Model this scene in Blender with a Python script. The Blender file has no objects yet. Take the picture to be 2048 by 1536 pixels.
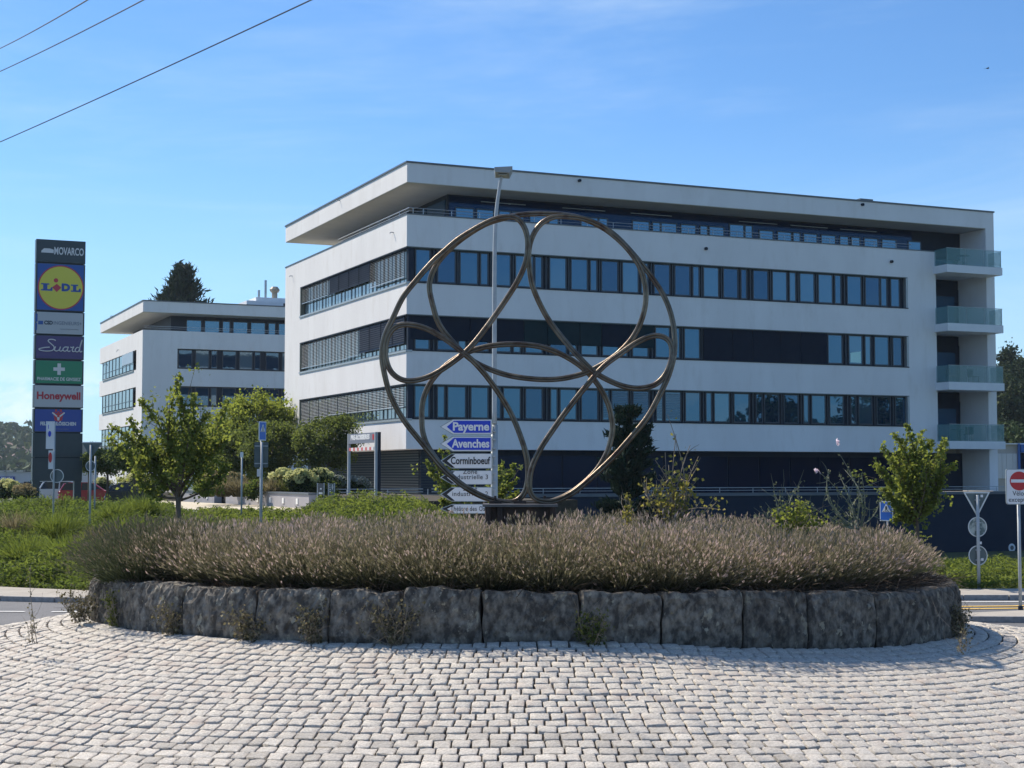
import bpy, math, random
import numpy as np
from mathutils import Vector, Matrix
random.seed(7); rng = np.random.default_rng(7)
SC = bpy.context.scene
COL = SC.collection
# ------------------------------------------------------------------ camera
F = 3120.0; HZ = 948.0; PITCH = math.atan((HZ - 768) / F)
cam = bpy.data.cameras.new('camera'); camo = bpy.data.objects.new('camera', cam); COL.objects.link(camo)
cam.sensor_width = 36.0; cam.lens = 36.0 * F / 2048; cam.clip_end = 6000; cam.clip_start = 0.1
camo.rotation_euler = (math.pi / 2 + PITCH, 0, 0); SC.camera = camo
# ------------------------------------------------------------------ sky, sun, exposure
SUN_AZ, SUN_EL = math.radians(-52), math.radians(46)      # azimuth clockwise from +Y
W = bpy.data.worlds.new('World'); SC.world = W; W.use_nodes = True
nt = W.node_tree; nt.nodes.clear(); N = nt.nodes.new; K = nt.links.new
def nd(t, **k):
    n = N(t)
    for a, b in k.items(): setattr(n, a, b)
    return n
sky = nd('ShaderNodeTexSky', sky_type='NISHITA', sun_disc=False, sun_elevation=SUN_EL, sun_rotation=SUN_AZ,
         air_density=1.0, dust_density=0.35, ozone_density=2.2, altitude=600)
bg = N('ShaderNodeBackground'); bg.inputs[1].default_value = 0.092
out = N('ShaderNodeOutputWorld')
tc = N('ShaderNodeTexCoord'); sep = N('ShaderNodeSeparateXYZ'); K(tc.outputs['Generated'], sep.inputs[0])
def mth(op, a, b=None, c=None):
    n = nd('ShaderNodeMath', operation=op)
    for i, x in enumerate((a, b, c)):
        if x is None: continue
        if isinstance(x, (int, float)): n.inputs[i].default_value = x
        else: K(x, n.inputs[i])
    return n.outputs[0]
def mrange(x, a, b, c=0., d=1.):
    n = nd('ShaderNodeMapRange', interpolation_type='SMOOTHSTEP'); K(x, n.inputs[0])
    for i, q in enumerate((a, b, c, d)): n.inputs[i + 1].default_value = q
    return n.outputs[0]
def wnoise(scale, detail, rough, sc, rot=(0, 0, 0), dist=0.):
    m = N('ShaderNodeMapping'); m.inputs['Scale'].default_value = sc; m.inputs['Rotation'].default_value = rot
    K(tc.outputs['Generated'], m.inputs[0])
    n = N('ShaderNodeTexNoise'); n.inputs['Scale'].default_value = scale; n.inputs['Detail'].default_value = detail
    n.inputs['Roughness'].default_value = rough; n.inputs['Distortion'].default_value = dist; K(m.outputs[0], n.inputs[0])
    return n.outputs[0]
el = sep.outputs['Z']
cir = mrange(wnoise(2.2, 8, .62, (1, .35, 6), (0, .35, .5), .6), .42, .80)
cir = mth('MULTIPLY', cir, mrange(el, .02, .25, .45, 1.)); cir = mth('MULTIPLY', cir, 0.32)
cum = mrange(wnoise(9.0, 7, .6, (1, 1, 2.0), (0, 0, 2.7), .2), .52, .62)
cum = mth('MULTIPLY', cum, mrange(el, .035, .085, 1., 0.)); cum = mth('MULTIPLY', cum, 0.75)
cl = mth('MAXIMUM', cir, cum)
tintn = nd('ShaderNodeMixRGB', blend_type='MULTIPLY'); tintn.inputs[0].default_value = 1; tintn.inputs[2].default_value = (.68, 1.0, 1.30, 1)
K(sky.outputs[0], tintn.inputs[1])
hz_ = nd('ShaderNodeMixRGB', blend_type='MIX'); hz_.inputs[2].default_value = (4.6, 7.0, 9.0, 1); K(tintn.outputs[0], hz_.inputs[1])
K(mrange(el, -.02, .24, .74, 0.), hz_.inputs[0])
haz = nd('ShaderNodeMixRGB', blend_type='MIX'); haz.inputs[2].default_value = (7.6, 8.8, 9.6, 1)
K(hz_.outputs[0], haz.inputs[1]); K(cl, haz.inputs[0])
K(haz.outputs[0], bg.inputs[0]); K(bg.outputs[0], out.inputs[0])
sd = Vector((math.sin(SUN_AZ) * math.cos(SUN_EL), math.cos(SUN_AZ) * math.cos(SUN_EL), math.sin(SUN_EL)))
sl = bpy.data.lights.new('sun', 'SUN'); sl.energy = 4.9; sl.angle = math.radians(.53); sl.color = (1., .90, .76)
so = bpy.data.objects.new('sun', sl); COL.objects.link(so); so.rotation_euler = sd.to_track_quat('Z', 'Y').to_euler()
so.location = (-30, 30, 60)
SC.view_settings.view_transform = 'Standard'; SC.view_settings.look = 'None'
SC.view_settings.exposure = 0.42; SC.view_settings.gamma = 1; SC.view_settings.use_curve_mapping = False
SC.cycles.max_bounces = 6; SC.cycles.transparent_max_bounces = 12; SC.cycles.use_denoising = True
# ------------------------------------------------------------------ calibration helpers (photo pixel -> direction)
def ray(x, y):
    a = (x - 1024) / F; b = (768 - y) / F
    return np.array([a, math.cos(PITCH) - b * math.sin(PITCH), math.sin(PITCH) + b * math.cos(PITCH)])
def at(x, y, Y):
    r = ray(x, y); return r * Y / r[1]
TU = math.radians(66.1); ROT = math.pi / 2 - TU
U = np.array([math.sin(TU), math.cos(TU), 0.]); V = np.array([-math.cos(TU), math.sin(TU), 0.])
def hit(x, y, P, n):
    r = ray(x, y); return r * (P @ n) / (r @ n)
def sstep(a, b, x):
    t = np.clip((np.asarray(x, float) - a) / (b - a), 0, 1); return t * t * (3 - 2 * t)
# ------------------------------------------------------------------ materials
MATS = {}
def mat(name, c1, c2=None, scale=8., rough=.7, bump=0., bscale=None, metal=0., spec=.5, detail=6, lo=.35, hi=.65,
        stretch=(1, 1, 1), c3=None, s3=3., lo3=.55, hi3=.7, trans=0., tint=False, obj_rand=0., coat=0., gen='Object', tcol=None):
    if name in MATS: return MATS[name]
    m = bpy.data.materials.new(name); m.use_nodes = True; t = m.node_tree; t.nodes.clear(); n = t.nodes.new; k = t.links.new
    o = n('ShaderNodeOutputMaterial'); p = n('ShaderNodeBsdfPrincipled'); p.inputs['Roughness'].default_value = rough
    p.inputs['Metallic'].default_value = metal; p.inputs['Specular IOR Level'].default_value = spec
    if coat: p.inputs['Coat Weight'].default_value = coat; p.inputs['Coat Roughness'].default_value = .06
    co = n('ShaderNodeTexCoord'); mp = n('ShaderNodeMapping'); mp.inputs['Scale'].default_value = stretch
    k(co.outputs[gen], mp.inputs[0])
    src = None
    def mix(fac, a, b):
        x = n('ShaderNodeMixRGB')
        for i, q in ((0, fac), (1, a), (2, b)):
            if isinstance(q, (tuple, list)): x.inputs[i].default_value = (*q, 1)
            elif isinstance(q, float): x.inputs[i].default_value = q
            else: k(q, x.inputs[i])
        return x.outputs[0]
    def nz(sc, d=detail, r=.6):
        x = n('ShaderNodeTexNoise'); x.inputs['Scale'].default_value = sc; x.inputs['Detail'].default_value = d
        x.inputs['Roughness'].default_value = r; k(mp.outputs[0], x.inputs[0]); return x.outputs[0]
    def rg(x, a, b):
        y = n('ShaderNodeMapRange'); k(x, y.inputs[0]); y.inputs[1].default_value = a; y.inputs[2].default_value = b; return y.outputs[0]
    src = tuple(c1)
    if tint:
        a = n('ShaderNodeAttribute'); a.attribute_name = 'tint'; src = mix(a.outputs['Fac'], tuple(c1), tuple(c2))
        if c3: src = mix(rg(a.outputs['Fac'], .8, 1.), src, tuple(c3))
    elif c2:
        src = mix(rg(nz(scale), lo, hi), tuple(c1), tuple(c2))
        if c3: src = mix(rg(nz(s3), lo3, hi3), src, tuple(c3))
    if obj_rand:
        oi = n('ShaderNodeObjectInfo'); mr = rg(oi.outputs['Random'], 0., 1.)
        h = n('ShaderNodeHueSaturation'); mm = n('ShaderNodeMapRange'); k(oi.outputs['Random'], mm.inputs[0])
        mm.inputs[3].default_value = 1 - obj_rand; mm.inputs[4].default_value = 1 + obj_rand
        k(mm.outputs[0], h.inputs['Value']); k(src, h.inputs['Color']) if not isinstance(src, tuple) else None
        if isinstance(src, tuple): h.inputs['Color'].default_value = (*src, 1)
        src = h.outputs[0]
    if isinstance(src, tuple): p.inputs['Base Color'].default_value = (*src, 1)
    else: k(src, p.inputs['Base Color'])
    if bump:
        b = n('ShaderNodeBump'); b.inputs['Strength'].default_value = bump; b.inputs['Distance'].default_value = .02
        k(nz(bscale or scale * 3, 8, .65), b.inputs['Height']); k(b.outputs[0], p.inputs['Normal'])
    fin = p.outputs[0]
    if trans:
        tr = n('ShaderNodeBsdfTranslucent')
        if tcol:
            x = mix(.75, src, tuple(tcol)); k(x, tr.inputs[0])
        elif isinstance(src, tuple): tr.inputs[0].default_value = (*src, 1)
        else: k(src, tr.inputs[0])
        ms = n('ShaderNodeMixShader'); ms.inputs[0].default_value = trans; k(fin, ms.inputs[1]); k(tr.outputs[0], ms.inputs[2]); fin = ms.outputs[0]
    k(fin, o.inputs[0]); MATS[name] = m; return m
def glassmat(name, base, ior=1.9, rough=.02, alpha=1., wav=.0, tintc=None):
    m = bpy.data.materials.new(name); m.use_nodes = True; p = m.node_tree.nodes['Principled BSDF']
    p.inputs['Base Color'].default_value = (*base, 1); p.inputs['Roughness'].default_value = rough; p.inputs['IOR'].default_value = ior
    p.inputs['Alpha'].default_value = alpha
    if tintc: p.inputs['Specular Tint'].default_value = (*tintc, 1)
    if wav:
        t = m.node_tree; a = t.nodes.new('ShaderNodeTexNoise'); a.inputs['Scale'].default_value = .8; b = t.nodes.new('ShaderNodeBump')
        b.inputs['Strength'].default_value = wav; b.inputs['Distance'].default_value = .05
        c = t.nodes.new('ShaderNodeTexCoord'); t.links.new(c.outputs['Object'], a.inputs[0]); t.links.new(a.outputs[0], b.inputs['Height']); t.links.new(b.outputs[0], p.inputs['Normal'])
    MATS[name] = m; return m
M_wall = mat('facade_render', (.79, .785, .785), (.71, .70, .70), .45, .9, .06, 30., stretch=(1, 1, .3), lo=.3, hi=.7, c3=(.66, .64, .62), s3=1.6, lo3=.52, hi3=.85)
M_soffit = mat('shaded_soffit_render', (.50, .49, .45), (.46, .45, .42), 1.2, .9)  # white render under the roof; its shade is put into the grey colour
M_dark = mat('dark_window_metal', (.008, .016, .03), (.011, .02, .036), 2., .55, spec=.25)
M_dark2 = mat('dark_cladding', (.010, .02, .04), (.014, .026, .048), 1.5, .6, spec=.2)
M_capm = mat('roof_edge_metal', (.10, .11, .12), (.13, .14, .15), 3., .45, metal=.5)
M_reveal = mat('reveal_metal', (.16, .18, .15), (.19, .2, .17), 2., .5)
M_sill = mat('sill_metal', (.34, .36, .37), (.40, .42, .42), 2., .4, metal=.4)
M_alu = mat('galvanised_steel', (.38, .41, .43), (.46, .48, .5), 6., .42, metal=.7)
M_alup = mat('grey_painted_post', (.34, .38, .40), (.42, .45, .46), 5., .5)
M_slat = mat('blind_slat', (.36, .40, .45), (.42, .46, .5), 2., .35, metal=.35)
M_slatd = mat('dark_blind_fabric', (.006, .013, .028), (.009, .018, .034), 2., .8, spec=.15)
M_slatg = mat('green_dark_blind', (.006, .024, .032), (.009, .03, .038), 2., .8, spec=.15)
M_inner = mat('interior_blind', (.30, .33, .35), (.34, .37, .38), 2., .6)
G_win = glassmat('window_glass', (.010, .035, .07), 2.2, .015, wav=.05, tintc=(.34, .68, 1.))
GW = [G_win, G_win, glassmat('window_glass_pale', (.022, .055, .10), 2.3, .02, wav=.09, tintc=(.42, .74, 1.)), glassmat('window_glass_deep', (.005, .02, .045), 2.0, .015, wav=.07, tintc=(.3, .62, 1.))]
G_winL = glassmat('side_window_glass', (.10, .16, .18), 3.2, .02, wav=.05)
G_roof = glassmat('penthouse_glass', (.02, .06, .12), 2.5, .02, wav=.05, tintc=(.42, .75, 1.))
G_dark = glassmat('ground_floor_glass', (.005, .010, .028), 1.25, .1, tintc=(.3, .5, 1.))
G_bal = glassmat('balcony_glass', (.16, .36, .36), 1.5, .03, alpha=.34)
M_conc = mat('balcony_panel', (.74, .76, .78), (.68, .7, .73), 1.5, .6)
M_asph = mat('asphalt', (.11, .115, .125), (.15, .152, .16), 1.1, .9, .5, 160., c3=(.17, .17, .175), s3=.35, lo3=.45, hi3=.7)
M_pave = mat('sidewalk_concrete', (.34, .31, .27), (.40, .37, .32), 1.6, .95, .2, 80.)
M_curb = mat('kerb_granite', (.24, .235, .23), (.36, .35, .34), 9., .9, .2, 60.)
M_white = mat('white_road_paint', (.72, .72, .70), (.5, .5, .5), 14., .8, lo=.5, hi=.8)
M_yel = mat('yellow_road_paint', (.75, .48, .10), (.6, .42, .15), 14., .8, lo=.5, hi=.8)
M_soil = mat('dark_soil', (.035, .03, .022), (.06, .05, .035), 9., 1., .6, 40.)
M_mortar = mat('joint_sand_and_shade', (.022, .018, .016), (.05, .041, .034), 5., 1., .6, 60.)  # dark joint soil; the shadow between stones is also in this colour
M_cob = mat('granite_cobble', (.40, .37, .32), (.70, .655, .585), 38., .85, .9, 70., c3=(.48, .40, .34), s3=3.5, lo3=.5, hi3=.75, gen='Object', detail=8)
M_cobo = mat('granite_cobble_piece', (.40, .37, .32), (.70, .655, .585), 8., .85, .9, 14., c3=(.48, .38, .30), s3=1., lo3=.5, hi3=.8, obj_rand=.20, detail=8)
M_ground = mat('ground_grass', (.05, .07, .022), (.085, .095, .035), .3, 1., c3=(.12, .11, .06), s3=.08)
M_terr = mat('terrace_paving', (.42, .40, .37), (.5, .48, .44), 2., .9)
M_plant_wall = mat('planter_concrete', (.30, .29, .31), (.36, .35, .37), .8, .85)
M_bark = mat('bark', (.07, .055, .042), (.13, .105, .08), 12., .95, .6, 30., stretch=(1, 1, .25))
M_twig = mat('dry_twig', (.21, .17, .125), (.29, .24, .18), 12., .95)
M_stone = None
# ------------------------------------------------------------------ mesh builders
class MB:
    def __init__(s): s.v = []; s.f = []; s.m = []
    def add(s, vs, fs, mi=0):
        b = len(s.v); s.v += [tuple(map(float, q)) for q in vs]; s.f += [tuple(b + i for i in q) for q in fs]; s.m += [mi] * len(fs); return s
    def box(s, x0, x1, y0, y1, z0, z1, mi=0):
        vs = [(x, y, z) for z in (z0, z1) for y in (y0, y1) for x in (x0, x1)]
        return s.add(vs, [(0, 2, 3, 1), (4, 5, 7, 6), (0, 1, 5, 4), (2, 6, 7, 3), (0, 4, 6, 2), (1, 3, 7, 5)], mi)
    def poly(s, pts, y0, y1, mi=0):         # polygon in XZ (counter-clockwise from the front), extruded y0 (front) .. y1 (back)
        n = len(pts); vs = [(x, y0, z) for x, z in pts] + [(x, y1, z) for x, z in pts]
        fs = [tuple(range(n)), tuple(range(2 * n - 1, n - 1, -1))] + [(i, n + i, n + (i + 1) % n, (i + 1) % n) for i in range(n)]
        return s.add(vs, fs, mi)
    def ring(s, o, i, y0, y1, mi=0):        # frame between two polygons with equal counts
        n = len(o); vs = [(x, y0, z) for x, z in o] + [(x, y0, z) for x, z in i] + [(x, y1, z) for x, z in o] + [(x, y1, z) for x, z in i]
        fs = []
        for a in range(n):
            b = (a + 1) % n
            fs += [(a, b, n + b, n + a), (2 * n + a, 3 * n + a, 3 * n + b, 2 * n + b), (a, 2 * n + a, 2 * n + b, b), (n + a, n + b, 3 * n + b, 3 * n + a)]
        return s.add(vs, fs, mi)
    def tube(s, pts, r, n=8, closed=False, mi=0, cap=True):
        P = [Vector(p) for p in pts]; m = len(P); R = r if hasattr(r, '__len__') else [r] * m
        vs = []; up = None
        for i in range(m):
            a = P[(i - 1) % m] if (closed or i > 0) else P[i]; b = P[(i + 1) % m] if (closed or i < m - 1) else P[i]
            t = (b - a); t = t.normalized() if t.length > 1e-9 else Vector((0, 0, 1))
            if up is None: up = Vector((0, 1, 0)) if abs(t.y) < .9 else Vector((1, 0, 0))
            x = up - t * up.dot(t); x.normalize(); y = t.cross(x); up = x
            for j in range(n):
                c = 2 * math.pi * j / n; vs.append(P[i] + (x * math.cos(c) + y * math.sin(c)) * R[i])
        fs = []
        for i in range(m if closed else m - 1):
            a = i * n; b = ((i + 1) % m) * n
            for j in range(n): fs.append((a + j, a + (j + 1) % n, b + (j + 1) % n, b + j))
        if cap and not closed: fs += [tuple(range(n - 1, -1, -1)), tuple(range((m - 1) * n, m * n))]
        return s.add(vs, fs, mi)
    def disc(s, cx, cz, r, y0, y1, n=28, mi=0, a=1.):
        return s.poly([(cx + r * math.cos(2 * math.pi * i / n) * a, cz + r * math.sin(2 * math.pi * i / n)) for i in range(n)], y0, y1, mi)
def link(name, me, parent=None, loc=None, rz=0., kind=None):
    o = bpy.data.objects.new(name, me); COL.objects.link(o)
    if parent is not None: o.parent = parent
    if loc is not None: o.location = loc
    if rz: o.rotation_euler = (0, 0, rz)
    if kind: o['kind'] = kind
    return o
def make(name, mb, mats, parent=None, loc=None, rz=0., smooth=False, kind=None):
    me = bpy.data.meshes.new(name); me.from_pydata(mb.v, [], mb.f)
    for m in (mats if isinstance(mats, (list, tuple)) else [mats]): me.materials.append(m)
    if len(me.materials) > 1: me.polygons.foreach_set('material_index', mb.m)
    if smooth: me.polygons.foreach_set('use_smooth', [True] * len(me.polygons))
    return link(name, me, parent, loc, rz, kind)
def npmesh(name, Vt, Fc, m, parent=None, loc=None, tint=None, smooth=False, kind=None, data_only=False):
    """Vt (n,3); Fc (k,q) constant-size faces; tint per vertex"""
    me = bpy.data.meshes.new(name); Vt = np.asarray(Vt, np.float32); Fc = np.asarray(Fc, np.int32); q = Fc.shape[1]
    me.vertices.add(len(Vt)); me.vertices.foreach_set('co', Vt.ravel())
    me.loops.add(Fc.size); me.loops.foreach_set('vertex_index', Fc.ravel())
    me.polygons.add(len(Fc)); me.polygons.foreach_set('loop_start', np.arange(len(Fc), dtype=np.int32) * q)
    me.update(calc_edges=True)
    for x in (m if isinstance(m, (list, tuple)) else [m]): me.materials.append(x)
    if smooth: me.polygons.foreach_set('use_smooth', np.ones(len(Fc), bool))
    if tint is not None:
        a = me.attributes.new('tint', 'FLOAT', 'POINT'); a.data.foreach_set('value', np.asarray(tint, np.float32))
    if data_only: return me
    return link(name, me, parent, loc, 0, kind)
def tag(o, label, cat, group=None):
    o['label'] = label; o['category'] = cat
    if group: o['group'] = group
    return o
def thing(name, label, cat, loc=(0, 0, 0), rz=0., group=None):
    o = bpy.data.objects.new(name, None); COL.objects.link(o); o.location = tuple(map(float, loc)); o.rotation_euler = (0, 0, rz)
    o.empty_display_size = .2
    return tag(o, label, cat, group)
def text(s, size, parent, loc, m, name='lettering', align='CENTER', ext=.004, xs=1., bold=0., space=1., shear=0., rz=0., fit=None):
    c = bpy.data.curves.new(name, 'FONT'); c.body = s; c.size = size; c.align_x = align; c.align_y = 'CENTER'; c.extrude = ext
    c.space_character = space; c.space_line = .8; c.shear = shear; c.offset = bold; c.resolution_u = 3; c.materials.append(m)
    tmp = bpy.data.objects.new('tmp', c); COL.objects.link(tmp); dg = bpy.context.evaluated_depsgraph_get()
    me = bpy.data.meshes.new_from_object(tmp.evaluated_get(dg)); bpy.data.objects.remove(tmp)
    o = link(name, me, parent, loc); o.rotation_euler = (math.pi / 2, 0, rz); 
    if fit: xs = fit / max(1e-6, max(v.co.x for v in me.vertices) - min(v.co.x for v in me.vertices))
    o.scale = (xs, 1, 1); return o
# ------------------------------------------------------------------ vegetation helpers
def leafmat(name, a, b, c=None, trans=.38, tcol=None):
    return mat(name, a, b, rough=.7, spec=.12, tint=True, c3=c, trans=trans, tcol=tcol)
def leaves(P, size, asp=.6, droop=0., d=None, dj=.8, jit=.35):
    """one bent quad per point; returns verts, faces"""
    n = len(P); ax = rng.normal(size=(n, 3))
    if d is not None: ax = ax * dj + d
    ax[:, 2] -= droop; ax /= np.linalg.norm(ax, axis=1)[:, None]
    w = np.cross(ax, rng.normal(size=(n, 3))); w /= np.linalg.norm(w, axis=1)[:, None] + 1e-9
    s = (np.asarray(size) * (1 + jit * (rng.random(n) * 2 - 1)))[:, None]
    nn = np.cross(ax, w) * s * .18
    a = P - ax * s * .5; b = P + w * s * asp * .5 + nn; c = P + ax * s * .5; e = P - w * s * asp * .5 + nn
    Vt = np.stack([a, b, c, e], 1).reshape(-1, 3); Fc = np.arange(n * 4).reshape(n, 4); return Vt, Fc
def rep4(t): return np.repeat(t, 4)
def blades(P, D, L, w, seg=2, curl=.25, side=None):
    """tapering ribbons from P along D with length L; quads"""
    n = len(P); D = D / np.linalg.norm(D, axis=1)[:, None]; L = np.asarray(L).reshape(-1, 1) * np.ones((n, 1))
    sd_ = np.cross(D, rng.normal(size=(n, 3))); sd_ /= np.linalg.norm(sd_, axis=1)[:, None] + 1e-9
    bend = np.cross(D, sd_) * rng.normal(size=(n, 1)) * curl + np.array([0, 0, -abs(curl) * .5])
    rows = []
    for i in range(seg + 1):
        t = i / seg; c = P + D * L * t + bend * L * t * t; ww = w * (1 - .75 * t)
        rows += [c - sd_ * ww / 2, c + sd_ * ww / 2]
    Vt = np.stack(rows, 1).reshape(-1, 3); k = 2 * (seg + 1); base = (np.arange(n) * k)[:, None]
    Fc = np.concatenate([base + np.array([2 * i, 2 * i + 1, 2 * i + 3, 2 * i + 2]) for i in range(seg)]); tip = P + D * L + bend * L
    return Vt, Fc, tip, k
def merge(parts):
    vs = []; fs = []; ts = []; b = 0
    for Vt, Fc, t in parts: vs.append(Vt); fs.append(Fc + b); ts.append(t); b += len(Vt)
    return np.concatenate(vs), np.concatenate(fs), np.concatenate(ts)
def vnoise(P, s, seed=0):
    """cheap smooth pseudo noise 0..1"""
    P = np.asarray(P) * s + seed * 17.3
    return .5 + .25 * (np.sin(P[:, 0] * 1.7 + 1.3 * np.sin(P[:, 1] * 1.1 + seed)) + np.sin(P[:, 1] * 2.1 + 1.7 * np.sin(P[:, 2] * 1.3 + P[:, 0] * .7))) * (.8 + .2 * np.sin(P[:, 2] * 2.3))
def crown(ell, n, leaf, clump, name, m, parent, nclump=90, hollow=.55, asp=.6, bias=.0, d=None):
    """leaf crown: clumps spread in the outer part of ellipsoids ell=[(c, r)], leaves around each clump"""
    cs = []; tot = sum(r[0] * r[1] * r[2] for _, r in ell)
    for c, r in ell:
        k = max(4, int(nclump * r[0] * r[1] * r[2] / tot)); q = rng.normal(size=(k, 3)); q /= np.linalg.norm(q, axis=1)[:, None]
        q *= (hollow + (1 - hollow) * rng.random((k, 1))) * (1 + .12 * rng.normal(size=(k, 1))); cs.append(np.array(c) + q * np.array(r))
    cs = np.concatenate(cs); per = max(1, n // len(cs)); cr = clump * (.6 + .8 * rng.random(len(cs)))
    q = rng.normal(size=(len(cs) * per, 3)); q *= (np.repeat(cr, per) * .55)[:, None]; q[:, 2] *= .75
    P = np.repeat(cs, per, 0) + q; Vt, Fc = leaves(P, leaf, asp, .3, d=d)
    t = np.clip(np.repeat(rng.random(len(cs)), per) * .55 + rng.random(len(P)) * .5 + bias, 0, 1)
    return npmesh(name, Vt, Fc, m, parent, tint=rep4(t)), cs
def limb(a, b, r0, r1, mb, bend=.12, seg=6, n=5):
    a = Vector(a); b = Vector(b); L = (b - a).length; off = Vector(rng.normal(size=3)) * L * bend * .5
    pts = [a.lerp(b, i / seg) + off * math.sin(math.pi * i / seg) for i in range(seg + 1)]
    mb.tube(pts, [r0 + (r1 - r0) * i / seg for i in range(seg + 1)], n); return pts
# ------------------------------------------------------------------ terrain
EC = (.2, 25.6); EA, EB = 6.9, 5.1; AC = (0., 23.4); AR = 10.3
def zt(x, y):
    x = np.asarray(x, float); y = np.asarray(y, float)
    z = -1.65 - 2.0 * sstep(0, 13, y) + .85 * sstep(13, 27, y)
    right = sstep(-3, 5, x - (y - 40) * .12)
    up = 1.25 * sstep(37.5, 52, y) * (1 - right)
    dn = -1.6 * sstep(44, 56, y) * right
    z = z + up + dn
    z = z + (-.5) * sstep(62, 72, y) * (1 - right) * sstep(-2, -8, x + (y - 62) * .30)
    far = sstep(150, 420, y); z = z * (1 - far) + (-4.) * far
    z = z * (1 - sstep(60, 300, np.abs(x))) + (-3.0) * sstep(60, 300, np.abs(x))
    return z
def zs(x, y): return float(zt(x, y))
xs = np.unique(np.concatenate([np.linspace(-60, 60, 121), np.geomspace(61, 3000, 26), -np.geomspace(61, 3000, 26)]))
ys = np.unique(np.concatenate([-np.geomspace(6, 3000, 24), np.linspace(-5, 80, 171), np.geomspace(81, 3500, 36)]))
def sheet(name, xs, ys, off, m, keep=None, kind='structure'):
    X, Y = np.meshgrid(xs, ys); Z = zt(X, Y) + off; Vt = np.stack([X, Y, Z], -1).reshape(-1, 3); nx = len(xs)
    i, j = np.meshgrid(np.arange(len(ys) - 1), np.arange(nx - 1), indexing='ij'); a = (i * nx + j).ravel()
    Fc = np.stack([a, a + 1, a + nx + 1, a + nx], 1)
    if keep is not None:
        c = Vt[Fc].mean(1); Fc = Fc[keep(c[:, 0], c[:, 1])]
    used = np.unique(Fc); mp = np.zeros(len(Vt), int); mp[used] = np.arange(len(used))
    return npmesh(name, Vt[used], mp[Fc], m, kind=kind, smooth=True)
sheet('ground', xs, ys, 0., M_ground)
sheet('road', xs[(xs >= -60) & (xs <= 60)], ys[(ys >= -30) & (ys <= 38.1)], .012, M_asph)
# pavements beyond the ring road: strips following a line, with a granite kerb
def pavement(front, back, h=.12, name='pavement', m=M_pave, kerb=True):
    """front/back: lists of (x,y); height above the terrain"""
    n = len(front); mb = MB(); vs = []
    for (x, y) in front: vs.append((x, y, zs(x, y) + h))
    for (x, y) in back: vs.append((x, y, zs(x, y) + h))
    mb.add(vs, [(i, i + 1, n + i + 1, n + i) for i in range(n - 1)])
    o = make(name, mb, m, kind='structure')
    if kerb:
        L = 1.0
        for i in range(n - 1):
            a = Vector(front[i]); b = Vector(front[i + 1]); d = b - a; k = max(1, int(d.length / L)); e = d / k
            nrm = Vector((-d.y, d.x)).normalized() * -.14
            for j in range(k):
                p = a + e * (j + .008); q = a + e * (j + .992); jz = random.uniform(-.006, .006)
                c = [p + nrm, q + nrm, q, p]; kb = MB(); top = h + .004 + jz
                kb.add([(v.x, v.y, zs(v.x, v.y) - .1) for v in c] + [(v.x, v.y, zs(v.x, v.y) + top) for v in c],
                       [(4, 5, 6, 7), (0, 1, 5, 4), (1, 2, 6, 5), (2, 3, 7, 6), (3, 0, 4, 7)])
                make('kerb_stone', kb, M_curb, o)
    return o
Lf = [(-30, 40.5), (-22, 38.2), (-16, 36.3), (-11.2, 34.6), (-8.6, 33.9), (-5, 33.7), (-1, 34.6), (3, 36.0)]
Lb = [(-30, 43.4), (-22, 41.1), (-16, 39.2), (-11.8, 37.2), (-9.2, 35.9), (-5, 35.6), (-1, 36.4), (3, 37.4)]
pavement(Lf, Lb, .12)
Rf = [(3, 36.0), (8, 34.9), (11, 34.9), (16, 35.3), (26, 36.5), (40, 38.5)]
Rb = [(3, 37.6), (8, 36.6), (11, 36.7), (16, 37.3), (26, 38.8), (40, 41)]
pavement(Rf, Rb, .12)
pavement([(8.6, 29.7), (10.2, 29.6), (13, 29.6), (18, 30.2)], [(8.6, 30.3), (10.2, 31.0), (13, 31.5), (18, 32.0)], .12, 'traffic_island')
def stripe(pts, w, m, name='road_marking'):
    mb = MB(); vs = []
    for i, (x, y) in enumerate(pts):
        a = Vector(pts[max(0, i - 1)]); b = Vector(pts[min(len(pts) - 1, i + 1)]); n = Vector((-(b - a).y, (b - a).x)).normalized() * w / 2
        for s in (-1, 1): vs.append((x + n.x * s, y + n.y * s, zs(x + n.x * s, y + n.y * s) + .026))
    mb.add(vs, [(2 * i, 2 * i + 2, 2 * i + 3, 2 * i + 1) for i in range(len(pts) - 1)]); return make(name, mb, m, kind='structure')
stripe([(-10.4, 31.8), (-9.85, 31.75)], .14, M_white); stripe([(-9.3, 31.7), (-8.75, 31.75)], .14, M_white)
stripe([(-11.8, 31.95), (-11, 31.85)], .14, M_white)
stripe([(8.5, 34.1), (12, 34.2), (20, 35.2)], .16, M_white)
stripe([(8.5, 32.9), (10.6, 33.1), (11.2, 33.4)], .16, M_yel); stripe([(8.6, 32.3), (11.0, 32.6), (13.5, 33.2)], .16, M_yel)
stripe([(-13, 38.1), (-11.4, 37.5)], .12, M_yel)
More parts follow.
